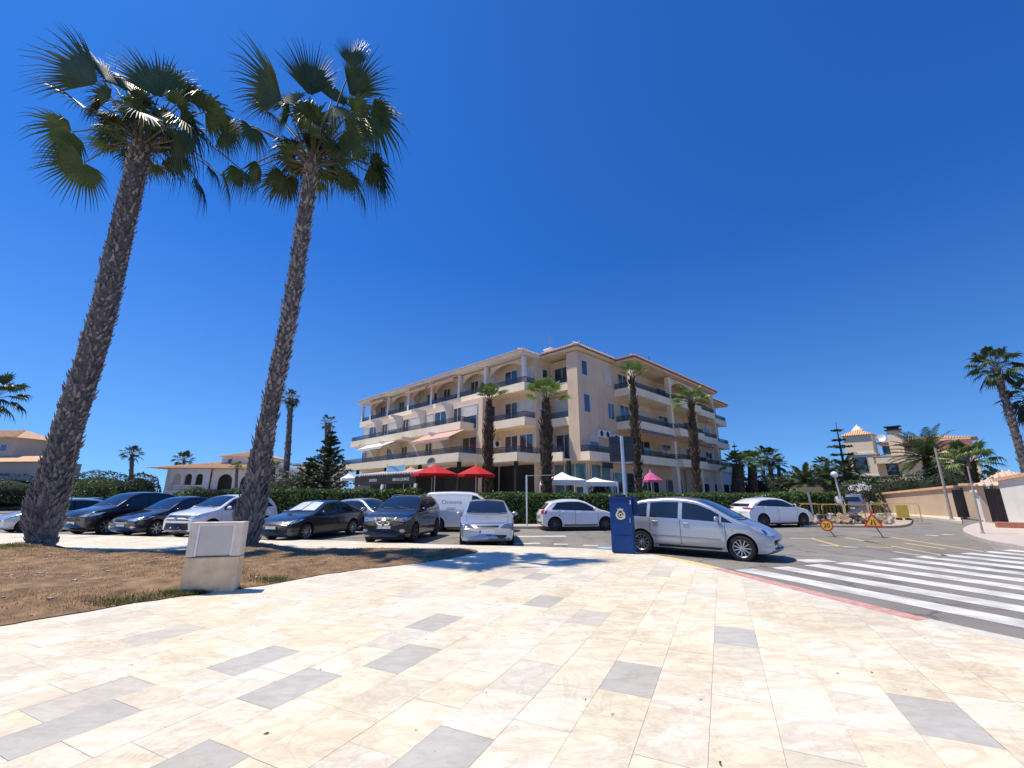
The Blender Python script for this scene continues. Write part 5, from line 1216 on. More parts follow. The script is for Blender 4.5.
# ---------------- villas
def arch_panel(x0, x1, z0, z1, ops, th, y, ztop_arch):
    """wall along x with round-headed openings; ops: (cx, half width)"""
    mb = MB(); xs = [x0]
    for cx, hw in ops: xs += [cx - hw, cx + hw]
    xs.append(x1)
    for i in range(0, len(xs), 2): mb.box(xs[i], xs[i + 1], y, y + th, z0, z1)
    for cx, hw in ops:
        n_ = 12; zs = ztop_arch - hw; pts = [(cx + hw, y, z1), (cx - hw, y, z1), (cx - hw, y, zs)] + [(cx - hw * math.cos(PI * i / n_), y, zs + hw * math.sin(PI * i / n_)) for i in range(1, n_)] + [(cx + hw, y, zs)]
        mb.extrude(pts, (0, th, 0))
    return mb
def hip(mb, x0, x1, y0, y1, z, rise, o=.45):
    X0, X1, Y0, Y1 = x0 - o, x1 + o, y0 - o, y1 + o; a = min((X1 - X0), (Y1 - Y0)) / 2 - .02
    mb.add([(X0, Y0, z), (X1, Y0, z), (X1, Y1, z), (X0, Y1, z), (X0 + a, Y0 + a, z + rise), (X1 - a, Y0 + a, z + rise), (X1 - a, Y1 - a, z + rise), (X0 + a, Y1 - a, z + rise)],
           [(0, 1, 5, 4), (1, 2, 6, 5), (2, 3, 7, 6), (3, 0, 4, 7), (4, 5, 6, 7), (3, 2, 1, 0)])
    for i in range(int((X1 - X0) / .3)):
        xx = X0 + .15 + i * .3; l = min(a, xx - X0, X1 - xx); mb.tube([(xx, Y0 - .02, z + .03), (xx, Y0 + l, z + .03 + rise * l / a)], .07, 4, 0)
def simple_window(root, x, y, z, w, h, frame=frame_w, glass=win_glass):
    f = MB(); f.box(x - w / 2 - .08, x + w / 2 + .08, y - .06, y - .003, z - .08, z + h + .08); o = f.build('window', frame, root)
    p = MB(); p.box(x - w / 2, x + w / 2, y - .085, y - .063, z, z + h); p.build('pane', glass, o)
tile2 = mat('pale_tile', (.58, .34, .19), .85, col2=(.74, .50, .31), scale=3, bump=.4, bscale=30)
YV = 62.
def X_at(px, Y): return P(px, 490, Y).x
x0 = X_at(150, YV); v = empty('villa', (x0, YV, 0), R(8), 'white villa with arched porch and pale tiled roofs behind the left cars', 'house')
k = YV / 430
w_ = MB(); w_.box(0, 15, 3, 14, 0, 5.3); w_.box(6.8, 13.6, 4, 12, 5.3, 7.3); w_.build('wall', white_r, v)
arch_panel(2.2, 7.4, 2.2, 5.2, [(3.2, .5), (4.65, .5), (6.1, .5)], .3, 0, 4.5).build('porch', white_r, v)
arch_panel(7.45, 15.0, 2.2, 5.2, [(9.3, 1.0), (12.6, 1.25)], .3, .6, 4.5).build('porch', white_r, v)
p_ = MB(); p_.box(1.9, 15.2, -.3, 3, 0, 2.2); 
for i in range(30): p_.lathe([(.05, 1.2), (.09, 1.45), (.05, 1.75)], 6, Matrix.Translation((2.3 + i * .17, -.1, 1.0)))
p_.box(2.1, 7.4, -.2, .0, 2.75, 2.9); p_.build('terrace', white_r, v)
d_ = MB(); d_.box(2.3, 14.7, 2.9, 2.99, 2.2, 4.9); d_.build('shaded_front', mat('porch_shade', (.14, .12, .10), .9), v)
r_ = MB(); hip(r_, -.2, 15.2, -.2, 14, 5.25, 1.5); ro = r_.build('roof', tile2, v); r_ = MB(); hip(r_, 6.8, 13.6, 4, 12, 7.3, 1.2); r_.build('roof', tile2, v)
c_ = MB(); c_.bbox(10.2, 10.8, 6.5, 7.1, 7.9, 9.4, .03); c_.build('chimney', dark_metal, ro); simple_window(v, 8.0, 4, 6.2, .5, .7)
YH = 52.; x0 = X_at(-60, YH); v = empty('house', (x0, YH, 0), R(-6), 'two storey grey beige house with tiled roof at the left edge', 'house')
w_ = MB(); w_.box(0, 8.5, 0, 4, 0, 8.2); w_.box(-2, 15., -1.5, -.003, 0, 5.2); w_.box(8.503, 15., 0, 2.5, 0, 5.2); w_.build('wall', mat('shaded_render', (.50, .44, .36), .85, var=.08), v)
r_ = MB(); hip(r_, 0, 8.5, 0, 4, 8.2, 1.2, .6); r_.build('roof', tile2, v); r_ = MB(); r_.add([(-2.4, -2.1, 5.2), (15.4, -2.1, 5.2), (15.4, 0, 6.0), (-2.4, 0, 6.0), (-2.4, 0, 5.2), (15.4, 0, 5.2)], [(0, 1, 2, 3), (0, 4, 5, 1), (0, 3, 4), (1, 5, 2), (4, 3, 2, 5)]); r_.build('roof', tile2, v)
for x in (3, 7): simple_window(v, x, 0, 6.6, .8, .8)
for x in (3, 9, 14): simple_window(v, x, -1.5, 1.2, 1.2, 1.4)
b = P(303, 494, 60); v = empty('house', (b.x, 60, 0), R(0), 'small white flat roofed house between the slim palm and the fir', 'house')
w_ = MB(); w_.box(-3, 3, 0, 6, 0, 5.2); w_.box(-.4, 3.4, -.6, 6, 5.2, 5.6); w_.build('wall', white_r, v); simple_window(v, .9, 0, 2.9, 1.0, 1.2); simple_window(v, -1.5, 0, 2.9, 1.0, 1.2)
r_ = MB(); r_.box(-3.3, 3.5, -.7, 6.2, 5.61, 5.75); r_.build('roof', white_r, v)
b = P(722, 494, 80); v = empty('house', (b.x, 80, 0), 0, 'distant dark glazed block low beside the right end of the flats', 'building')
w_ = MB(); w_.box(-5, 4, 0, 8, 0, 4.2); w_.build('wall', mat('bluish_block', (.22, .27, .33), .7), v)
w_ = MB(); w_.box(-5.2, 4.2, -.2, 8, 1.5, 1.8); w_.box(-5.2, 4.2, -.2, 8, 4.2, 4.5); w_.build('slab', white_r, v)
for x in (-3.4, -1.2, 1., 3.): simple_window(v, x, 0, 2.2, 1.6, 1.5)
# tower villa on the right
YT = 60.; x0 = X_at(853, YT); v = empty('villa', (x0, YT, 0), R(-48), 'cream villa with a domed corner tower and tiled terraces up on the right', 'house'); villa_m = mat('villa_render', (.92, .74, .50), .85, var=.06); v.scale = (.86, .8, .9)
w_ = MB(); w_.box(0, 3.6, 0, 4, 0, 10.6); w_.build('tower', villa_m, v)
w_ = MB(); w_.box(3.6, 14.4, 1.5, 10, 0, 7.4); w_.box(6.2, 14.2, 3, 10, 7.4, 9.4); w_.box(5.4, 7.0, 1.2, 2.4, 7.4, 11.0); w_.build('wall', villa_m, v)
t_ = MB(); t_.box(-.15, 3.75, -.15, 4.15, 7.6, 7.9); t_.box(-.1, 3.7, -.1, 4.1, 4.4, 4.6); t_.build('string_course', white_r, v)
r_ = MB(); hip(r_, 0, 3.6, 0, 4, 10.6, 1.1, .35); ro = r_.build('roof', tile2, v)
d_ = MB(); d_.lathe([(.8, 11.4), (.75, 11.7), (.5, 11.75), (.45, 12.05), (.2, 12.15), (.08, 12.3), (.02, 12.6)], 14, Matrix.Translation((1.8, 2, 0))); d_.build('finial', cream, ro)
r_ = MB(); hip(r_, 3.7, 14.6, 3.4, 10, 9.45, .7, .3); r_.build('roof', terracotta, v)
r_ = MB(); r_.box(6.6, 14.2, 2.9, 2.995, 8.0, 9.2); r_.build('tiled_band', mat('brick_red', (.38, .17, .11), .85), v)
c_ = MB(); c_.box(5.2, 7.2, 1.0, 2.6, 11.0, 11.15); c_.box(5.5, 6.9, 1.3, 2.3, 11.15, 11.5); c_.box(5.2, 7.2, 1.0, 2.6, 11.5, 11.65); c_.build('chimney_cap', dark_metal, v)
for z_ in (3.4, 6.2):
    t_ = MB(); t_.box(3.3, 8.6, 0, 1.5, z_, z_ + .18); t_.box(3.3, 8.6, 0, .14, z_ + .18, z_ + .95); to = t_.build('terrace', villa_m, v); q = MB(); q.box(3.25, 8.65, -.05, .2, z_ + .95, z_ + 1.05); q.build('coping', tile2, to)
t_ = MB(); t_.box(10.4, 13.6, .5, 1.5, 5.0, 5.2); t_.box(10.4, 13.6, .5, .62, 5.2, 5.7); t_.build('terrace', cream, v)
simple_window(v, 1.6, 0, 5.1, 1.8, 2.2, stucco, car_glass); simple_window(v, 2.2, 0, 1.6, 1.6, 2.2, stucco, car_glass)
for x, z_, w, h in ((9.6, 4.2, 2.2, 1.3), (12.8, 5.6, 1.6, 1.5), (5.2, 4.4, 1.4, 1.8), (5., 7.6, .9, 1.2)): simple_window(v, x, 1.5, z_, w, h)
ds = MB(); ds.lathe([(.02, .0), (.35, .06), (.62, .2)], 16, Matrix.Translation((4.6, 1.6, 10.0)) @ Matrix.Rotation(R(70), 4, 'X')); ds.tube([(4.6, 1.9, 7.4), (4.6, 1.7, 10)], .05, 6); ds.build('satellite_dish', white_paint, v)

# ---------------- garden walls and the tiled gate on the right
wall_m = mat('beige_wall', (.50, .39, .29), .9, var=.08, scale=.8, bump=.2); cop_m = mat('coping_tile', (.62, .36, .22), .85, col2=(.74, .5, .34), scale=5, bump=.3)
def garden_wall(label, a, b, h, th, m, name='garden_wall', z0=0., h1=None, cop=cop_m):
    a, b = Vector(a), Vector(b); root = empty(name, (a.x, a.y, 0), math.atan2(b.y - a.y, b.x - a.x), label, 'wall'); L_ = (b - a).length; h1 = h1 or h
    mb = MB(); mb.extrude([(0, -th / 2, z0), (L_, -th / 2, z0), (L_, -th / 2, h1), (0, -th / 2, h)], (0, th, 0)); mb.build('wall', m, root)
    c = MB(); c.extrude([(-.1, -th / 2 - .16, h + .003), (L_ + .1, -th / 2 - .16, h1 + .003), (L_ + .1, -th / 2 - .16, h1 + .16), (-.1, -th / 2 - .16, h + .16)], (0, th + .32, 0)); c.build('coping', cop, root); return root
def wp(x, Y): p = P(x, 490, Y); return (p.x, p.y)
garden_wall('beige garden wall with terracotta coping beside the tiled gate', wp(878, 40), wp(958, 31.5), 1.55, .3, wall_m, h1=2.1)
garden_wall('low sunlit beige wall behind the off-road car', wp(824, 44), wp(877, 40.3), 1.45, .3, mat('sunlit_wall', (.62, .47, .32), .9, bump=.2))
gd = MB(); a = Vector((*wp(960, 31.2), 0)); gd.bbox(-.45, .45, -.05, .05, .06, 1.95, .02); ro = empty('garden_door', a, R(-35), 'dark door in the opening at the end of the beige wall', 'door'); gd.build('door_leaf', dark_metal, ro); hh = MB(); hh.bbox(.28, .36, -.1, -.05, .95, 1.05, .01); hh.build('handle', grey_metal, ro)
garden_wall('short beige wall between the dark door and the tiled gate', wp(966, 30.6), wp(975, 29.4), 2.2, .3, wall_m, h1=2.2)
garden_wall('short white wall left of the tiled gate', wp(976, 29.0), wp(986, 27.6), 1.75, .25, white_r, cop=white_r)
root = empty('gatehouse', (*wp(996, 25.6), 0), R(-42), 'dark gate between beige pillars under small pinkish tiled roofs', 'gate')
gp = MB(); gp.box(-.75, -.5, -.2, .2, 0, 2.1); gp.box(.5, .75, -.2, .2, 0, 2.1); gp.build('pillar', wall_m, root); gl_ = MB()
gl_.box(-.5, .5, -.04, .04, .08, 1.95)
for i in range(6): gl_.box(-.46 + i * .165, -.40 + i * .165, -.07, -.041, .1, 1.93)
gl_.build('gate_leaf', mat('brown_gate', (.06, .045, .035), .7), root)
pk_t = mat('pinkish_tile', (.60, .40, .28), .85, col2=(.74, .54, .42), scale=6, bump=.4)
r_ = MB(); hip(r_, -.7, .7, -.5, .5, 2.12, .4, .25); r_.build('roof', pk_t, root)
root2 = empty('gatehouse', (*wp(1010, 28.5), 0), R(-42), 'second small tiled roof on pillars behind the gate roof', 'gate'); gp = MB(); gp.box(-.6, -.3, -.2, .2, 0, 2.65); gp.box(.4, .7, -.2, .2, 0, 2.65); gp.build('pillar', wall_m, root2); r_ = MB(); hip(r_, -.6, .7, -.5, .5, 2.67, .45, .25); r_.build('roof', pk_t, root2)
garden_wall('high white wall with terracotta coping at the right edge', wp(1004, 23.6), wp(1100, 17.5), 2.3, .3, white_r, h1=2.75)
root = empty('brick_planter', (*wp(1016, 21.6), .05), R(-35), 'low red brick edging at the foot of the white wall', 'planter'); mb = MB(); mb.bbox(-1, 2.6, -.2, .2, 0, .26, .02); mb.build('edging', mat('red_brick', (.4, .16, .1), .9, bump=.3), root)
# ================================================================== STREET THINGS
# -- concrete marker with inset plate
a, b = G(178, 595), G(234, 592); wd = (b - a).length; mk = empty('marker_stone', ((a + b) / 2) + Vector((0, 0, .0)), math.atan2(b.y - a.y, b.x - a.x), 'concrete marker block with a blank grey inset plate on the dry bed', 'monument')
hm = wd / 2; H1, H2 = .58, 1.16; dp = .30
lo = MB(); lo.bbox(-hm, hm, 0, dp, -.05, H1, .012); lo.build('base', mat('marker_concrete', (.68, .52, .34), .9, var=.18, scale=4, bump=.35, detail=8), mk)
upm = mat('marker_frame', (.68, .60, .49), .8, var=.12, scale=6, bump=.15)
up = MB(); t_ = .07; z0, z1 = H1 + .012, H2
up.bbox(-hm + .0, -hm + .11, 0, dp - .02, z0, z1, .008); up.bbox(hm - .13, hm, 0, dp - .02, z0, z1, .008); up.box(-hm + .11, hm - .13, .008, dp - .02, z1 - .035, z1 - .002); up.box(-hm + .11, hm - .13, .06, dp - .025, z0, z1 - .036); uo = up.build('frame', upm, mk)
pl = MB(); pl.bbox(-hm + .15, hm - .165, .025, .058, z0 + .02, z1 - .06, .006); pl.build('plate', mat('grey_plate', (.56, .52, .47), .55, var=.06, scale=3), mk)
fr = MB()
for x0_, x1_, q0, q1 in ((-hm + .112, -hm + .148, z0 + .004, z1 - .037), (hm - .163, hm - .133, z0 + .004, z1 - .037)): fr.box(x0_, x1_, .018, .059, q0, q1)
fr.box(-hm + .149, hm - .164, .018, .059, z1 - .058, z1 - .038); fr.build('plate_edge', white_paint, uo)
# -- blue parcel box
blue = mat('post_blue', (.003, .045, .20), .5, var=.12, scale=3, coat=.1, spec=.3); blue_d = mat('post_blue_dark', (.003, .025, .12), .5, var=.1, spec=.3); yel = mat('post_yellow', (.78, .62, .16), .5)
a, b = G(613, 553), G(634.5, 554.5); pb = empty('parcel_box', (a + b) / 2, R(-20), 'tall blue parcel box with a yellow horn emblem at the plaza kerb', 'post box')
wb = (b - a).length / 2 / math.cos(R(17)); HB = 1.60; D = .50
m_ = MB(); m_.bbox(-wb, wb, 0, D, .03, HB - .08, .012); m_.bbox(-wb + .04, wb - .04, .03, D - .03, 0, .04, .005); m_.build('cabinet', blue, pb)
m_ = MB(); m_.bbox(-wb - .015, wb + .015, -.02, D + .02, HB - .13, HB - .03, .02); m_.bbox(-wb + .12, wb - .2, .05, D - .1, HB - .03, HB + .03, .015); lidd = m_.build('lid', blue_d, pb)
m_ = MB(); m_.bbox(-wb + .05, wb - .04, -.012, .0, .52, HB - .20, .006); dr = m_.build('door', blue, pb); m_ = MB(); m_.bbox(-wb + .03, wb - .03, -.009, .0, .09, .50, .006); m_.build('lower_panel', blue, pb)
m_ = MB(); m_.bbox(wb + .0, wb + .13, .08, D - .06, HB - .55, HB - .02, .02); hd_ = m_.build('side_hood', blue_d, pb)
m_ = MB(); m_.bbox(wb - .09, wb - .07, -.03, -.012, .85, .98, .004); m_.build('handle', grey_metal, dr)
e_ = MB(); cx, cz = -.02, 1.06; n_ = 28                          # post horn: open ring, inner coil and a small crown
for r0, r1, a0, a1 in ((.088, .135, R(-245), R(65)), (.03, .06, 0, 2 * PI)):
    for i in range(n_):
        t0, t1 = a0 + (a1 - a0) * i / n_, a0 + (a1 - a0) * (i + 1) / n_
        e_.add([(cx + r0 * math.cos(t0), -.016, cz + r0 * math.sin(t0)), (cx + r1 * math.cos(t0), -.016, cz + r1 * math.sin(t0)), (cx + r1 * math.cos(t1), -.016, cz + r1 * math.sin(t1)), (cx + r0 * math.cos(t1), -.016, cz + r0 * math.sin(t1))], [(3, 2, 1, 0)])
e_.add([(cx - .075, -.017, cz + .12), (cx - .09, -.017, cz + .185), (cx - .045, -.017, cz + .155), (cx, -.017, cz + .2), (cx + .045, -.017, cz + .155), (cx + .09, -.017, cz + .185), (cx + .075, -.017, cz + .12)], [(0, 1, 2, 3, 4, 5, 6)])
e_.add([(cx + .02, -.018, cz - .05), (cx + .115, -.018, cz - .105), (cx + .14, -.018, cz - .05), (cx + .04, -.018, cz + .0)], [(0, 1, 2, 3)])
e_.build('emblem', mat('emblem_yellow', (.78, .70, .42), .5), dr)
s_ = MB(); s_.add([(wb - .06, -.014, cz + .3), (wb - .035, -.014, cz + .3), (wb - .035, -.014, cz + .42), (wb - .06, -.014, cz + .42)], [(0, 1, 2, 3)]); s_.build('sticker', white_paint, dr)
# -- back of the direction sign behind the box
q = P(625.5, 500, 15.2); sp = empty('direction_sign', (q.x, q.y, ROAD), R(-4), 'dark blank back of a wide road sign on a pale post above the blue box', 'sign')
zt = P(625, 436, 15.2).z - ROAD; zb_ = P(625, 461.5, 15.2).z - ROAD; hw = 24.5 / 2 * 15.2 / 428
m_ = MB(); m_.tube([(0, 0, 0), (0, 0, zt + .0)], .062, 12); m_.build('post', mat('galvanised', (.48, .55, .60), .4, .5, var=.08), sp)
m_ = MB(); m_.bbox(-hw, hw, .10, .14, zb_, zt, .01); pan = m_.build('panel', mat('sign_back', (.035, .045, .06), .5, .3), sp)
for z_ in (zb_ + .2, zt - .2): m_ = MB(); m_.box(-hw + .05, hw - .05, .085, .099, z_ - .03, z_ + .03); m_.build('bracket', dark_metal, pan)
# -- white post by the hedge
q = G(527, 527, .05); sp = empty('signpost', q, 0, 'thin white post with a side arm in front of the long hedge', 'post'); zt = P(527, 475, q.y).z - .05; m_ = MB(); m_.tube([(0, 0, 0), (0, 0, zt)], .04, 8); m_.build('post', white_paint, sp)
m_ = MB(); m_.tube([(0, 0, zt - .04), (1.35, .6, zt + .02)], .015, 6); m_.build('arm', mat('arm_teal', (.35, .48, .48), .6), sp)
# -- poles at the right
for (bx_, by_, tx_, ty_, r_, lb) in ((952, 520, 935, 448, .085, 'thick bare grey pole before the beige wall'), (983, 534, 967.5, 466, .04, 'thin grey pole on the right-hand pavement corner')):
    q = G(bx_, by_, .03); t = P(tx_, ty_, q.y); sp = empty('street_pole', q, 0, lb, 'pole'); m_ = MB(); m_.tube([(0, 0, 0), (t.x - q.x, 0, t.z - q.z)], [r_, r_ * .75], 10); m_.lathe([(r_ * 1.8, 0), (r_ * 1.8, .06), (r_, .09)], 10); m_.build('shaft', mat('pole_grey', (.34, .30, .27), .7), sp); m_ = MB(); m_.lathe([(r_ * .8, 0), (r_ * .6, .08), (.005, .1)], 10, Matrix.Translation((t.x - q.x, 0, t.z - q.z))); m_.build('cap', dark_metal, sp)
# -- globe street lamp
q = P(845, 510, 27); sp = empty('street_lamp', (q.x, q.y, .03), 0, 'white globe street lamp above the roadworks', 'street lamp'); zt = P(841, 476, 27).z - .03; m_ = MB(); m_.tube([(0, 0, 0), (-.25, 0, zt)], [.06, .045], 8); m_.build('post', mat('lamp_post', (.62, .60, .54), .6), sp)
m_ = MB(); m_.lathe([(.02, -.2), (.14, -.16), (.205, 0), (.15, .13), (.02, .19)], 16, Matrix.Translation((-.25, 0, zt + .1))); m_.build('globe', mat('globe_white', (.72, .72, .68), .3, coat=.5), sp)
# -- wooden signpost
q = P(814, 516, 25); sp = empty('wooden_signpost', (q.x, q.y, .03), R(-8), 'pale signpost with a brown wooden finger board beside the white crossover', 'sign'); zt = P(812, 490, 25).z
m_ = MB(); m_.tube([(0, 0, 0), (-.12, 0, zt + .1)], .05, 8); m_.build('post', mat('pale_post', (.6, .55, .46), .7), sp); m_ = MB(); z_ = zt
m_.extrude([(-.72, -.06, z_ - .1), (.55, -.06, z_ - .14), (.72, -.06, z_ + .02), (.6, -.06, z_ + .15), (-.72, -.06, z_ + .11)], (0, .05, 0)); m_.build('board', mat('sign_wood', (.48, .30, .17), .8, bump=.3), sp)
# -- temporary road signs
orange = mat('sign_orange', (.90, .50, .06), .5, var=.05); redp = mat('sign_red', (.62, .06, .03), .5)
def stand(root, h, w):
    m_ = MB(); m_.tube([(w, .12, 0), (-.02, .02, h)], .018, 6); m_.tube([(-w * .35, .35, 0), (w * 1.6, .12, 0)], .016, 6); m_.tube([(w, -.25, 0), (w, .45, 0)], .016, 6); m_.build('stand', dark_metal, root)
q = G(833, 537, ROAD); h_ = P(829, 525.5, q.y).z - ROAD; rs = empty('speed_sign', (q.x - .18, q.y, ROAD), R(-36), 'round yellow 20 speed limit sign with red rim standing on the road', 'road sign'); stand(rs, h_, .22)
T = Matrix.Translation((0, 0, h_)) @ Matrix.Rotation(PI / 2, 4, 'X'); r_ = .23
m_ = MB(); m_.lathe([(.005, 0), (r_, 0), (r_, .02), (.005, .02)], 28, T, smooth=False); d_o = m_.build('disc', redp, rs); m_ = MB(); m_.lathe([(r_ * .76, .023), (.005, .023)], 28, T, smooth=False); m_.build('face', orange, d_o)
text_mesh('20', .24, 'number', black_plastic, d_o, Matrix.Translation((0, -.027, h_)) @ Matrix.Rotation(PI / 2, 4, 'X'), .002)
q = G(881, 537.5, ROAD); zc = P(878, 522, q.y).z - ROAD; ws = empty('warning_sign', (q.x - .2, q.y, ROAD), R(-36), 'triangular yellow road narrows warning sign with red rim standing on the road', 'road sign'); stand(ws, zc, .24)
s_ = .34
def tri(k, y): return [(-s_ * k, y, zc - .21 * k), (s_ * k, y, zc - .21 * k), (0, y, zc + .37 * k)]
m_ = MB(); m_.extrude(tri(1, 0), (0, .02, 0)); d_o = m_.build('triangle', redp, ws); m_ = MB(); m_.add(tri(.70, -.004), [(0, 1, 2)]); m_.build('face', orange, d_o)
m_ = MB()
for sg in (-1, 1):
    m_.add([(sg * .035, -.008, zc - .11), (sg * .08, -.008, zc - .11), (sg * .08, -.008, zc - .04), (sg * .05, -.008, zc + .02), (sg * .05, -.008, zc + .10), (sg * .02, -.008, zc + .10), (sg * .02, -.008, zc + .01), (sg * .035, -.008, zc - .05)], [list(range(8))])
m_.build('symbol', black_plastic, d_o)
m_ = MB(); m_.tube([(0, .03, zc + .33), (0, .03, zc + .45)], .035, 8); m_.build('flash_lamp', redp, ws)
# -- yellow pedestrian barriers round the dig
ybar = mat('barrier_yellow', (.50, .33, .09), .5, var=.1); ybar2 = mat('barrier_orange', (.66, .28, .05), .5)
def barrier(x, y, rz, lb, m=ybar, L_=2.3, pose=None):
    q = G(x, y, .03); root = empty('crowd_barrier', q, R(rz), lb, 'barrier', 'metal barriers around the roadworks'); f = MB(); h = 1.05
    f.tube([(-L_ / 2, 0, 0), (-L_ / 2, 0, h - .1), (-L_ / 2 + .1, 0, h), (L_ / 2 - .1, 0, h), (L_ / 2, 0, h - .1), (L_ / 2, 0, 0)], .024, 6); f.tube([(-L_ / 2, 0, .22), (L_ / 2, 0, .22)], .018, 6); fo = f.build('frame', m, root)
    b_ = MB()
    for i in range(1, 11): xx = -L_ / 2 + L_ * i / 11; b_.tube([(xx, 0, .22), (xx, 0, h)], .007, 5)
    b_.build('bars', m, fo); g_ = MB()
    for xx in (-L_ / 2 + .2, L_ / 2 - .2): g_.tube([(xx, -.3, .02), (xx, 0, .12), (xx, .3, .02)], .018, 5)
    g_.build('feet', m, root)
for x, y, rz, lb in ((800, 521, -10, 'yellow barrier at the nose of the white crossover'), (824, 523.5, -4, 'yellow barrier behind the round 20 sign'), (846, 524, -3, 'yellow barrier below the globe lamp'), (868, 524, 2, 'yellow barrier behind the triangular sign'), (858, 517, 10, 'yellow barrier close before the off-road car'), (897, 521, -50, 'yellow barrier turned at the road end of the dig'), (836, 517.5, 0, 'yellow barrier at the far side of the rubble')): barrier(x, y, rz, lb)
q = G(904, 520, .03); root = empty('site_board', q, R(-20), 'yellow plastic site board at the right end of the barriers', 'barrier'); m_ = MB(); m_.bbox(-.33, .33, -.04, .04, .12, .95, .02); m_.build('board', mat('board_yellow', (.70, .50, .08), .5), root); m_ = MB(); m_.box(-.3, -.18, -.3, .3, 0, .12); m_.box(.18, .3, -.3, .3, 0, .12); m_.build('feet', black_plastic, root)
# -- rubble of the dig
rng = random.Random(3); mb = MB()
for _ in range(520):
    x, y = rng.uniform(800, 893), rng.uniform(517.5, 524.5); q = G(x, y, .03); s = rng.uniform(.05, .20) * (1.6 if rng.random() < .1 else 1); h = .28 * math.sin(PI * (x - 795) / 100) * rng.random()
    M = Matrix.Translation(q + Vector((0, 0, h + s * .3))) @ Matrix.Rotation(rng.uniform(0, 6), 4, Vector((rng.random(), rng.random(), rng.random() + .01)).normalized()); vs = [M @ Vector((sx * s * rng.uniform(.6, 1), sy * s * rng.uniform(.5, 1), sz * s * rng.uniform(.4, .9))) for sz in (-1, 1) for sx, sy in ((-1, -1), (1, -1), (1, 1), (-1, 1))]
    mb.add(vs, [(3, 2, 1, 0), (4, 5, 6, 7), (0, 1, 5, 4), (1, 2, 6, 5), (2, 3, 7, 6), (3, 0, 4, 7)], rng.randint(0, 2), rnd=rng.random())
o = mb.build('rubble', [mat('rubble_grey', (.38, .35, .31), .95), mat('rubble_tan', (.45, .33, .22), .95), mat('rubble_dark', (.16, .12, .09), .95)]); tag(o, 'broken paving rubble inside the yellow barriers', 'rubble', kind='stuff')
# -- parasols, gazebo and the restaurant terrace
par_red = mat('parasol_red', (.52, .004, .008), .8, var=.08); par_w = mat('canopy_white', (.80, .79, .77), .8, var=.05); par_p = mat('parasol_pink', (.55, .10, .26), .8, var=.1)
def parasol(lb, x, y0, y1, hwpx, Y, m, n_=8, val=.22, vm=None, tilt=0):
    b = P(x, y1, Y); zt = P(x, y0, Y).z; ze = b.z; r = hwpx * Y / 428; root = empty('parasol', (b.x, Y, .05), R(15), lb, 'parasol'); c = MB(); vs = [(0, 0, zt)]; mid = []
    for i in range(n_):
        a = 2 * PI * i / n_; vs.append((r * math.cos(a), r * math.sin(a), ze))
    c.add(vs, [(0, i + 1, (i + 1) % n_ + 1) for i in range(n_)]); c.build('canopy', m, root); v_ = MB()
    for i in range(n_):
        p, q = Vector(vs[i + 1]), Vector(vs[(i + 1) % n_ + 1]); k = 6; d = (p + q) / 2; d.z = 0; 
        top = [p.lerp(q, j / k) for j in range(k + 1)]; bot = [t - Vector((0, 0, val * (.75 + .35 * (j % 2)))) for j, t in enumerate(top)]
        v_.add(top + bot, [(j, j + 1, k + 2 + j, k + 1 + j) for j in range(k)])
    v_.build('valance', vm or m, root); p_ = MB(); p_.tube([(0, 0, 0), (0, 0, zt + .12)], .035, 8); p_.build('pole', white_paint, root); f = MB(); f.lathe([(.35, 0), (.35, .06), (.06, .12)], 14); f.build('foot', concrete, root)
vmb = mat('valance_blue', (.10, .11, .22), .8)
parasol('red parasol nearest the white van, left of the pair', 435, 465.5, 475, 23, 27, par_red, val=.16); parasol('red parasol behind the pruned palm, right of the pair', 476, 466, 475.5, 19, 27.5, par_red, val=.16)
parasol('faded pinkish parasol left of the red ones', 411, 467.5, 473, 9, 31, mat('parasol_faded', (.6, .38, .28), .8), val=.1)
parasol('pink parasol on the terrace behind the silver people carrier', 651, 472, 481, 11, 31, par_p, val=.15)
parasol('white parasol at the left end of the restaurant', 349, 474, 479, 8, 36, par_w, val=.2)
# white gazebo: two peaked bays
g0 = P(575, 494, 29); root = empty('gazebo', (g0.x, 29, .05), R(8), 'white peaked gazebo over the terrace right of the corner', 'gazebo'); S = 29 / 428; zt, ze = P(575, 471, 29).z - .05, P(575, 480, 29).z - .05
for k, (x0_, x1_, dz) in enumerate(((-26 * S, 12 * S, 0), (12.3 * S, 44 * S, -.12))):
    c = MB(); xm = (x0_ + x1_) / 2; ym = 1.4; pts = [(x0_, 0), (x1_, 0), (x1_, 2.8), (x0_, 2.8)]; zz = ze + dz; tz = zt + dz * 3
    c.add([(*p, zz) for p in pts] + [(xm + (p[0] - xm) * .35, ym + (p[1] - ym) * .35, zz + (tz - zz) * .5) for p in pts] + [(xm, ym, tz)], [(i, (i + 1) % 4, 4 + (i + 1) % 4, 4 + i) for i in range(4)] + [(4 + i, 4 + (i + 1) % 4, 8) for i in range(4)])
    c.add([(*p, zz) for p in pts] + [(*p, zz - .28) for p in pts], [(4 + i, 4 + (i + 1) % 4, (i + 1) % 4, i) for i in range(4)]); c.build('canopy', par_w, root)
for x_, y_ in ((-26 * S, 0), (12 * S, 0), (44 * S, 0), (-26 * S, 2.8), (12 * S, 2.8), (44 * S, 2.8)): p_ = MB(); p_.box(x_ - .04, x_ + .04, y_ - .04, y_ + .04, 0, ze - .14); p_.build('post', white_paint, root)
p_ = MB(); p_.box(8.5 * S, 11.4 * S, -.05, .0, 0, ze - .4); p_.build('side_curtain', par_w, root)
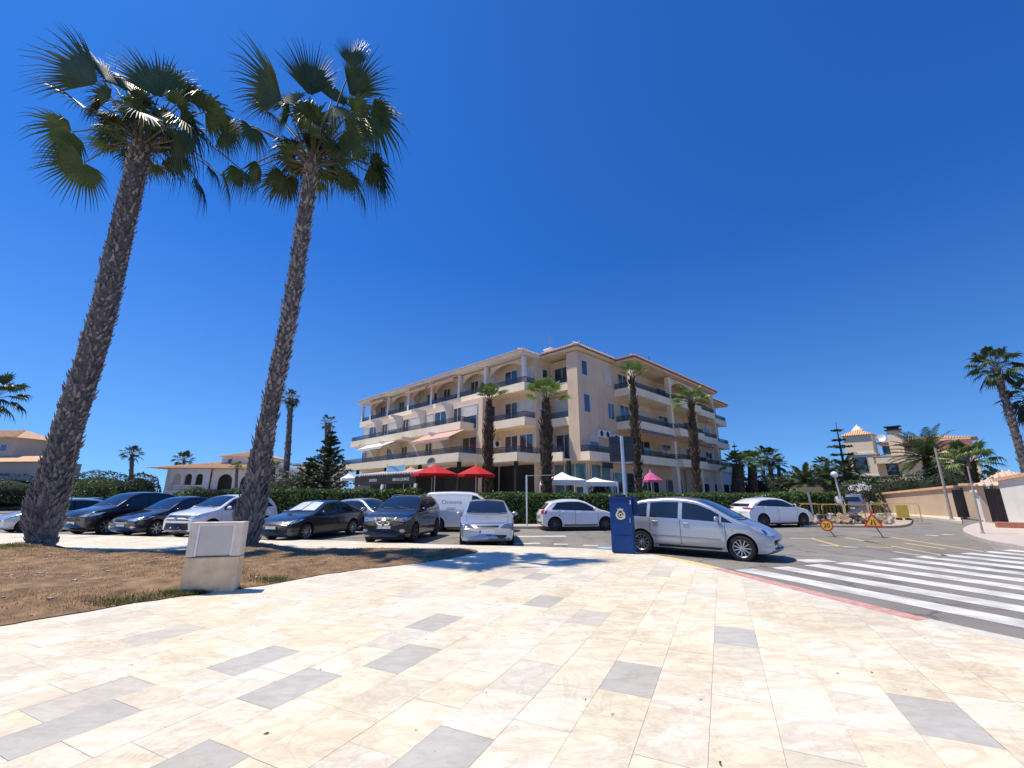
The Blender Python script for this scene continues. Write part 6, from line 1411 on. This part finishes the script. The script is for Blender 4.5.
# restaurant pergola with its two name boards
q0, q1 = P(352, 488, 33), P(417, 485, 27.5); L_ = math.hypot(q1.x - q0.x, q1.y - q0.y); root = empty('pergola', (q0.x, q0.y, .05), math.atan2(q1.y - q0.y, q1.x - q0.x), 'dark restaurant pergola with white lettering and slanting white posts', 'pergola')
zr = 3.0; c = MB(); c.add([(0, 0, zr), (L_, 0, zr), (L_, 2.6, zr + .35), (0, 2.6, zr + .35), (0, 0, zr - .05), (L_, 0, zr - .05), (L_, 2.6, zr + .3), (0, 2.6, zr + .3)], [(0, 1, 2, 3), (7, 6, 5, 4), (0, 4, 5, 1), (1, 5, 6, 2), (2, 6, 7, 3), (3, 7, 4, 0)]); c.build('roof', mat('faded_cover', (.52, .44, .40), .85, var=.1), root)
c = MB(); k = int(L_ / .3); 
for i in range(k): c.add([(i * L_ / k, -.01, zr), ((i + 1) * L_ / k, -.01, zr), ((i + .5) * L_ / k, -.01, zr - .16)], [(0, 1, 2)])
c.build('scalloped_edge', awn_w, root)
c = MB(); c.box(0.3, L_ - .1, -.02, .04, zr - .75, zr - .17); bo = c.build('fascia_board', dark_in, root)
for tx, u_ in (('GASTRO', .36), ('BAR & LOUNGE', .78)): text_mesh(tx, .27, 'lettering', white_paint, bo, Matrix.Translation((L_ * u_, -.028, zr - .47)) @ Matrix.Rotation(PI / 2, 4, 'X'), .003)
for u_ in (.02, .50, .97):
    c = MB(); c.extrude([(L_ * u_ - .45, -.06, 0), (L_ * u_ - .2, -.06, 0), (L_ * u_ + .25, -.06, zr - .76), (L_ * u_ + .0, -.06, zr - .76)], (0, .1, 0)); c.build('post', white_paint, root)
c = MB(); c.box(0, L_ * .97, 2.3, 2.4, 0, zr - .1); c.build('back_screen', dark_in, root)
c = MB(); c.box(.4, 2.4, .1, .16, 1.0, 2.2); c.build('clear_screen', mat('screen_brown', (.2, .15, .13), .5), root)
# blue banner on the slab edge
q = P(395, 470, 31); root = empty('banner', (q.x, q.y, 0), R(-40), 'light blue cloth banner above the pergola', 'banner'); z_ = q.z; c = MB(); c.add([(-1.0, 0, z_ - .3), (1.0, 0, z_ - .28), (1.05, .05, z_ + .35), (0, -.06, z_ + .26), (-1.0, .04, z_ + .34)], [(0, 1, 2, 3, 4)]); c.build('cloth', mat('banner_blue', (.18, .42, .62), .7), root); c = MB(); c.tube([(-1.05, .03, 0), (-1.05, .03, z_ + .5)], .03, 6); c.tube([(1.08, .03, 0), (1.08, .03, z_ + .5)], .03, 6); c.build('poles', white_paint, root)
q = P(432, 463, 28.6); root = empty('satellite_dish', (q.x, q.y, q.z - .5), R(-25), 'grey dish on a bracket above the left red parasol', 'dish'); c = MB(); c.lathe([(.02, 0), (.18, .03), (.34, .11)], 16, Matrix.Translation((0, 0, .5)) @ Matrix.Rotation(R(75), 4, 'X')); c.build('reflector', mat('dish_grey', (.20, .20, .20), .6), root); c = MB(); c.tube([(0, .1, -2.2), (0, .05, .5)], .04, 6); c.build('mast', grey_metal, root)
# red chairs by the pink parasol
wood_r = mat('chair_red', (.55, .03, .04), .5)
def chair(lb, x, Y, rz):
    q = P(x, 494, Y); root = empty('terrace_chair', (q.x, Y, .05), R(rz), lb, 'chair', 'red terrace chairs')
    c = MB(); c.bbox(-.23, .23, -.23, .23, .44, .48, .01); c.build('seat', wood_r, root); c = MB(); c.bbox(-.23, .23, .2, .24, .5, 1.25, .01); c.build('backrest', wood_r, root)
    for sx in (-1, 1):
        for sy in (-1, 1): c = MB(); c.box(sx * .2 - .02, sx * .2 + .02, sy * .2 - .02, sy * .2 + .02, 0, .44); c.build('leg', wood_r, root)
chair('red chair left of the pink parasol', 641, 30.3, 20); chair('red chair closest to the sign post', 637.5, 30.8, -30)
# -- people
skin = mat('skin', (.42, .25, .17), .6); 
def person(lb, loc, rz, top_m, leg_m, hair_m, pose='stand', h=1.72):
    root = empty('person', loc, R(rz), lb, 'person'); s = h / 1.72
    if pose == 'stand': J = dict(pel=(0, 0, .95), ch=(0, .02, 1.28), nk=(0, .02, 1.47), hd=(0, -.02, 1.60), tp=(0, -.01, 1.70), kl=(.1, -.04, .5), kr=(-.1, .03, .5), al=(.12, .04, .08), ar=(-.12, .08, .08), tl=(.13, -.12, .03), tr=(-.13, -.08, .03), hl=(.09, 0, .9), hr=(-.09, 0, .9), sl=(.19, .02, 1.42), sr=(-.19, .02, 1.42), el=(.26, .0, 1.14), er=(-.26, .0, 1.14), wl=(.24, -.16, .95), wr=(-.24, -.14, .95), fl=(.23, -.22, .88), fr=(-.23, -.2, .88))
    else: J = dict(pel=(0, .05, .52), ch=(0, .08, .88), nk=(0, .06, 1.07), hd=(0, .02, 1.20), tp=(0, .03, 1.30), kl=(.13, -.42, .52), kr=(-.13, -.42, .52), al=(.13, -.40, .09), ar=(-.13, -.44, .09), tl=(.13, -.58, .04), tr=(-.13, -.62, .04), hl=(.1, 0, .5), hr=(-.1, 0, .5), sl=(.19, .07, 1.02), sr=(-.19, .07, 1.02), el=(.25, -.06, .78), er=(-.25, -.06, .78), wl=(.18, -.30, .78), wr=(-.18, -.3, .8), fl=(.14, -.38, .78), fr=(-.14, -.38, .8))
    names = list(J); E_ = [('pel', 'ch'), ('ch', 'nk'), ('nk', 'hd'), ('hd', 'tp'), ('pel', 'hl'), ('hl', 'kl'), ('kl', 'al'), ('al', 'tl'), ('pel', 'hr'), ('hr', 'kr'), ('kr', 'ar'), ('ar', 'tr'), ('ch', 'sl'), ('sl', 'el'), ('el', 'wl'), ('wl', 'fl'), ('ch', 'sr'), ('sr', 'er'), ('er', 'wr'), ('wr', 'fr')]
    rad = dict(pel=.145, ch=.155, nk=.06, hd=.10, tp=.07, kl=.065, kr=.065, al=.045, ar=.045, tl=.035, tr=.035, hl=.09, hr=.09, sl=.065, sr=.065, el=.045, er=.045, wl=.033, wr=.033, fl=.036, fr=.036)
    def skinned(nm, keep, mul, m, par):
        ns = [n_ for n_ in names if n_ in keep]; me = bpy.data.meshes.new(nm); me.from_pydata([tuple(Vector(J[n_]) * s) for n_ in ns], [(ns.index(a), ns.index(b)) for a, b in E_ if a in ns and b in ns], []); o = bpy.data.objects.new(nm, me); COL.objects.link(o)
        sk = o.modifiers.new('s', 'SKIN'); o.modifiers.new('d', 'SUBSURF').levels = 2
        for i, n_ in enumerate(ns): r_ = rad[n_] * mul * s; me.skin_vertices[0].data[i].radius = (r_, r_ * .8); me.skin_vertices[0].data[i].use_root = i == 0
        dg = bpy.context.evaluated_depsgraph_get(); m2 = bpy.data.meshes.new_from_object(o.evaluated_get(dg)); bpy.data.objects.remove(o); m2.materials.clear(); m2.polygons.foreach_set('use_smooth', [True] * len(m2.polygons)); return mesh_obj(nm, m2, m, par)
    skinned('body', names, 1, skin, root); skinned('shirt', ('pel', 'ch', 'sl', 'sr', 'el', 'er'), 1.2, top_m, root); skinned('trousers', ('pel', 'hl', 'hr', 'kl', 'kr', 'al', 'ar'), 1.17, leg_m, root)
    hd = Vector(J['hd']) * s; c = MB(); c.lathe([(.105 * s, .0), (.112 * s, .05), (.09 * s, .10), (.02, .13)], 14, Matrix.Translation(hd + Vector((0, .018, .0)))); c.build('hair', hair_m, root)
    f = MB()
    for sx in (-1, 1): f.lathe([(.012, 0), (.003, .006)], 8, Matrix.Translation(hd + Vector((sx * .035, -.093, .012))) @ Matrix.Rotation(PI / 2, 4, 'X'))
    f.build('eyes', black_plastic, root)
wsh = mat('shirt_white', (.75, .75, .74), .8); jeans = mat('trousers_dark', (.04, .045, .07), .85); hair = mat('hair_dark', (.02, .015, .012), .8); tan = mat('shirt_tan', (.42, .24, .18), .85)
q = P(842, 516, 28.3); person('person in a white shirt standing by the off-road car', (q.x, 28.3, .03), -20, wsh, jeans, hair)
q = P(598, 496, 27.5); person('person in a white top under the right end of the gazebo', (q.x, 27.5, .05), 70, wsh, jeans, hair)
q = P(458, 496, 27.2); person('person in a tan top standing beneath the red parasols', (q.x, 27.2, .05), 10, tan, jeans, hair)
# ================================================================== LIGHT AND CAMERA
EL, AZ = R(66), R(-83)                    # height of the sun; bearing from +Y towards +X
sd = Vector((math.sin(AZ) * math.cos(EL), math.cos(AZ) * math.cos(EL), math.sin(EL)))
sun = bpy.data.lights.new('sun', 'SUN'); sun.energy = 5.0; sun.angle = R(.5); sun.color = (1., .91, .76)
so = bpy.data.objects.new('sun', sun); COL.objects.link(so); so.rotation_euler = (-sd).to_track_quat('-Z', 'Y').to_euler(); so.location = sd * 80
w = bpy.data.worlds.new('World'); scene.world = w; w.use_nodes = True; N, L = w.node_tree.nodes, w.node_tree.links
sky = N.new('ShaderNodeTexSky'); sky.sky_type = 'NISHITA'; sky.sun_disc = False; sky.sun_elevation = EL; sky.sun_rotation = AZ; sky.air_density = 1.0; sky.dust_density = .4; sky.ozone_density = 2.5
bg = N['Background']; bg.inputs['Strength'].default_value = .158
# clear, deep coastal blue: the hazy lowest band of the model sky is skipped and the colour pulled towards blue
tc = N.new('ShaderNodeTexCoord'); sx = N.new('ShaderNodeSeparateXYZ'); L.new(tc.outputs['Generated'], sx.inputs[0])
mr = N.new('ShaderNodeMapRange'); mr.inputs['From Min'].default_value = 0; mr.inputs['From Max'].default_value = 1; mr.inputs['To Min'].default_value = .10; mr.inputs['To Max'].default_value = 1; L.new(sx.outputs['Z'], mr.inputs['Value'])
cx_ = N.new('ShaderNodeCombineXYZ'); L.new(sx.outputs['X'], cx_.inputs['X']); L.new(sx.outputs['Y'], cx_.inputs['Y']); L.new(mr.outputs['Result'], cx_.inputs['Z'])
nm = N.new('ShaderNodeVectorMath'); nm.operation = 'NORMALIZE'; L.new(cx_.outputs[0], nm.inputs[0]); L.new(nm.outputs[0], sky.inputs['Vector'])
mxs = N.new('ShaderNodeMix'); mxs.data_type = 'RGBA'; mxs.blend_type = 'MULTIPLY'; mxs.inputs[0].default_value = 1; tr_ = N.new('ShaderNodeValToRGB'); tr_.color_ramp.elements[0].position = 0; tr_.color_ramp.elements[0].color = (.42, .70, 1., 1); tr_.color_ramp.elements[1].position = .5; tr_.color_ramp.elements[1].color = (.13, .475, 1., 1); L.new(sx.outputs['Z'], tr_.inputs['Fac']); L.new(tr_.outputs['Color'], mxs.inputs[7])
L.new(sky.outputs[0], mxs.inputs[6]); L.new(mxs.outputs[2], bg.inputs['Color'])
cam = bpy.data.cameras.new('camera'); cam.sensor_width = 36; cam.lens = F / 1024 * 36; cam.clip_end = 6000; cam.clip_start = .05
co = bpy.data.objects.new('camera', cam); COL.objects.link(co); co.location = (0, 0, HC); co.rotation_euler = (PI / 2 + PITCH, 0, 0); scene.camera = co
scene.view_settings.view_transform = 'Standard'; scene.view_settings.look = 'None'; scene.view_settings.exposure = 0
scene.cycles.max_bounces = 6; scene.cycles.use_denoising = True
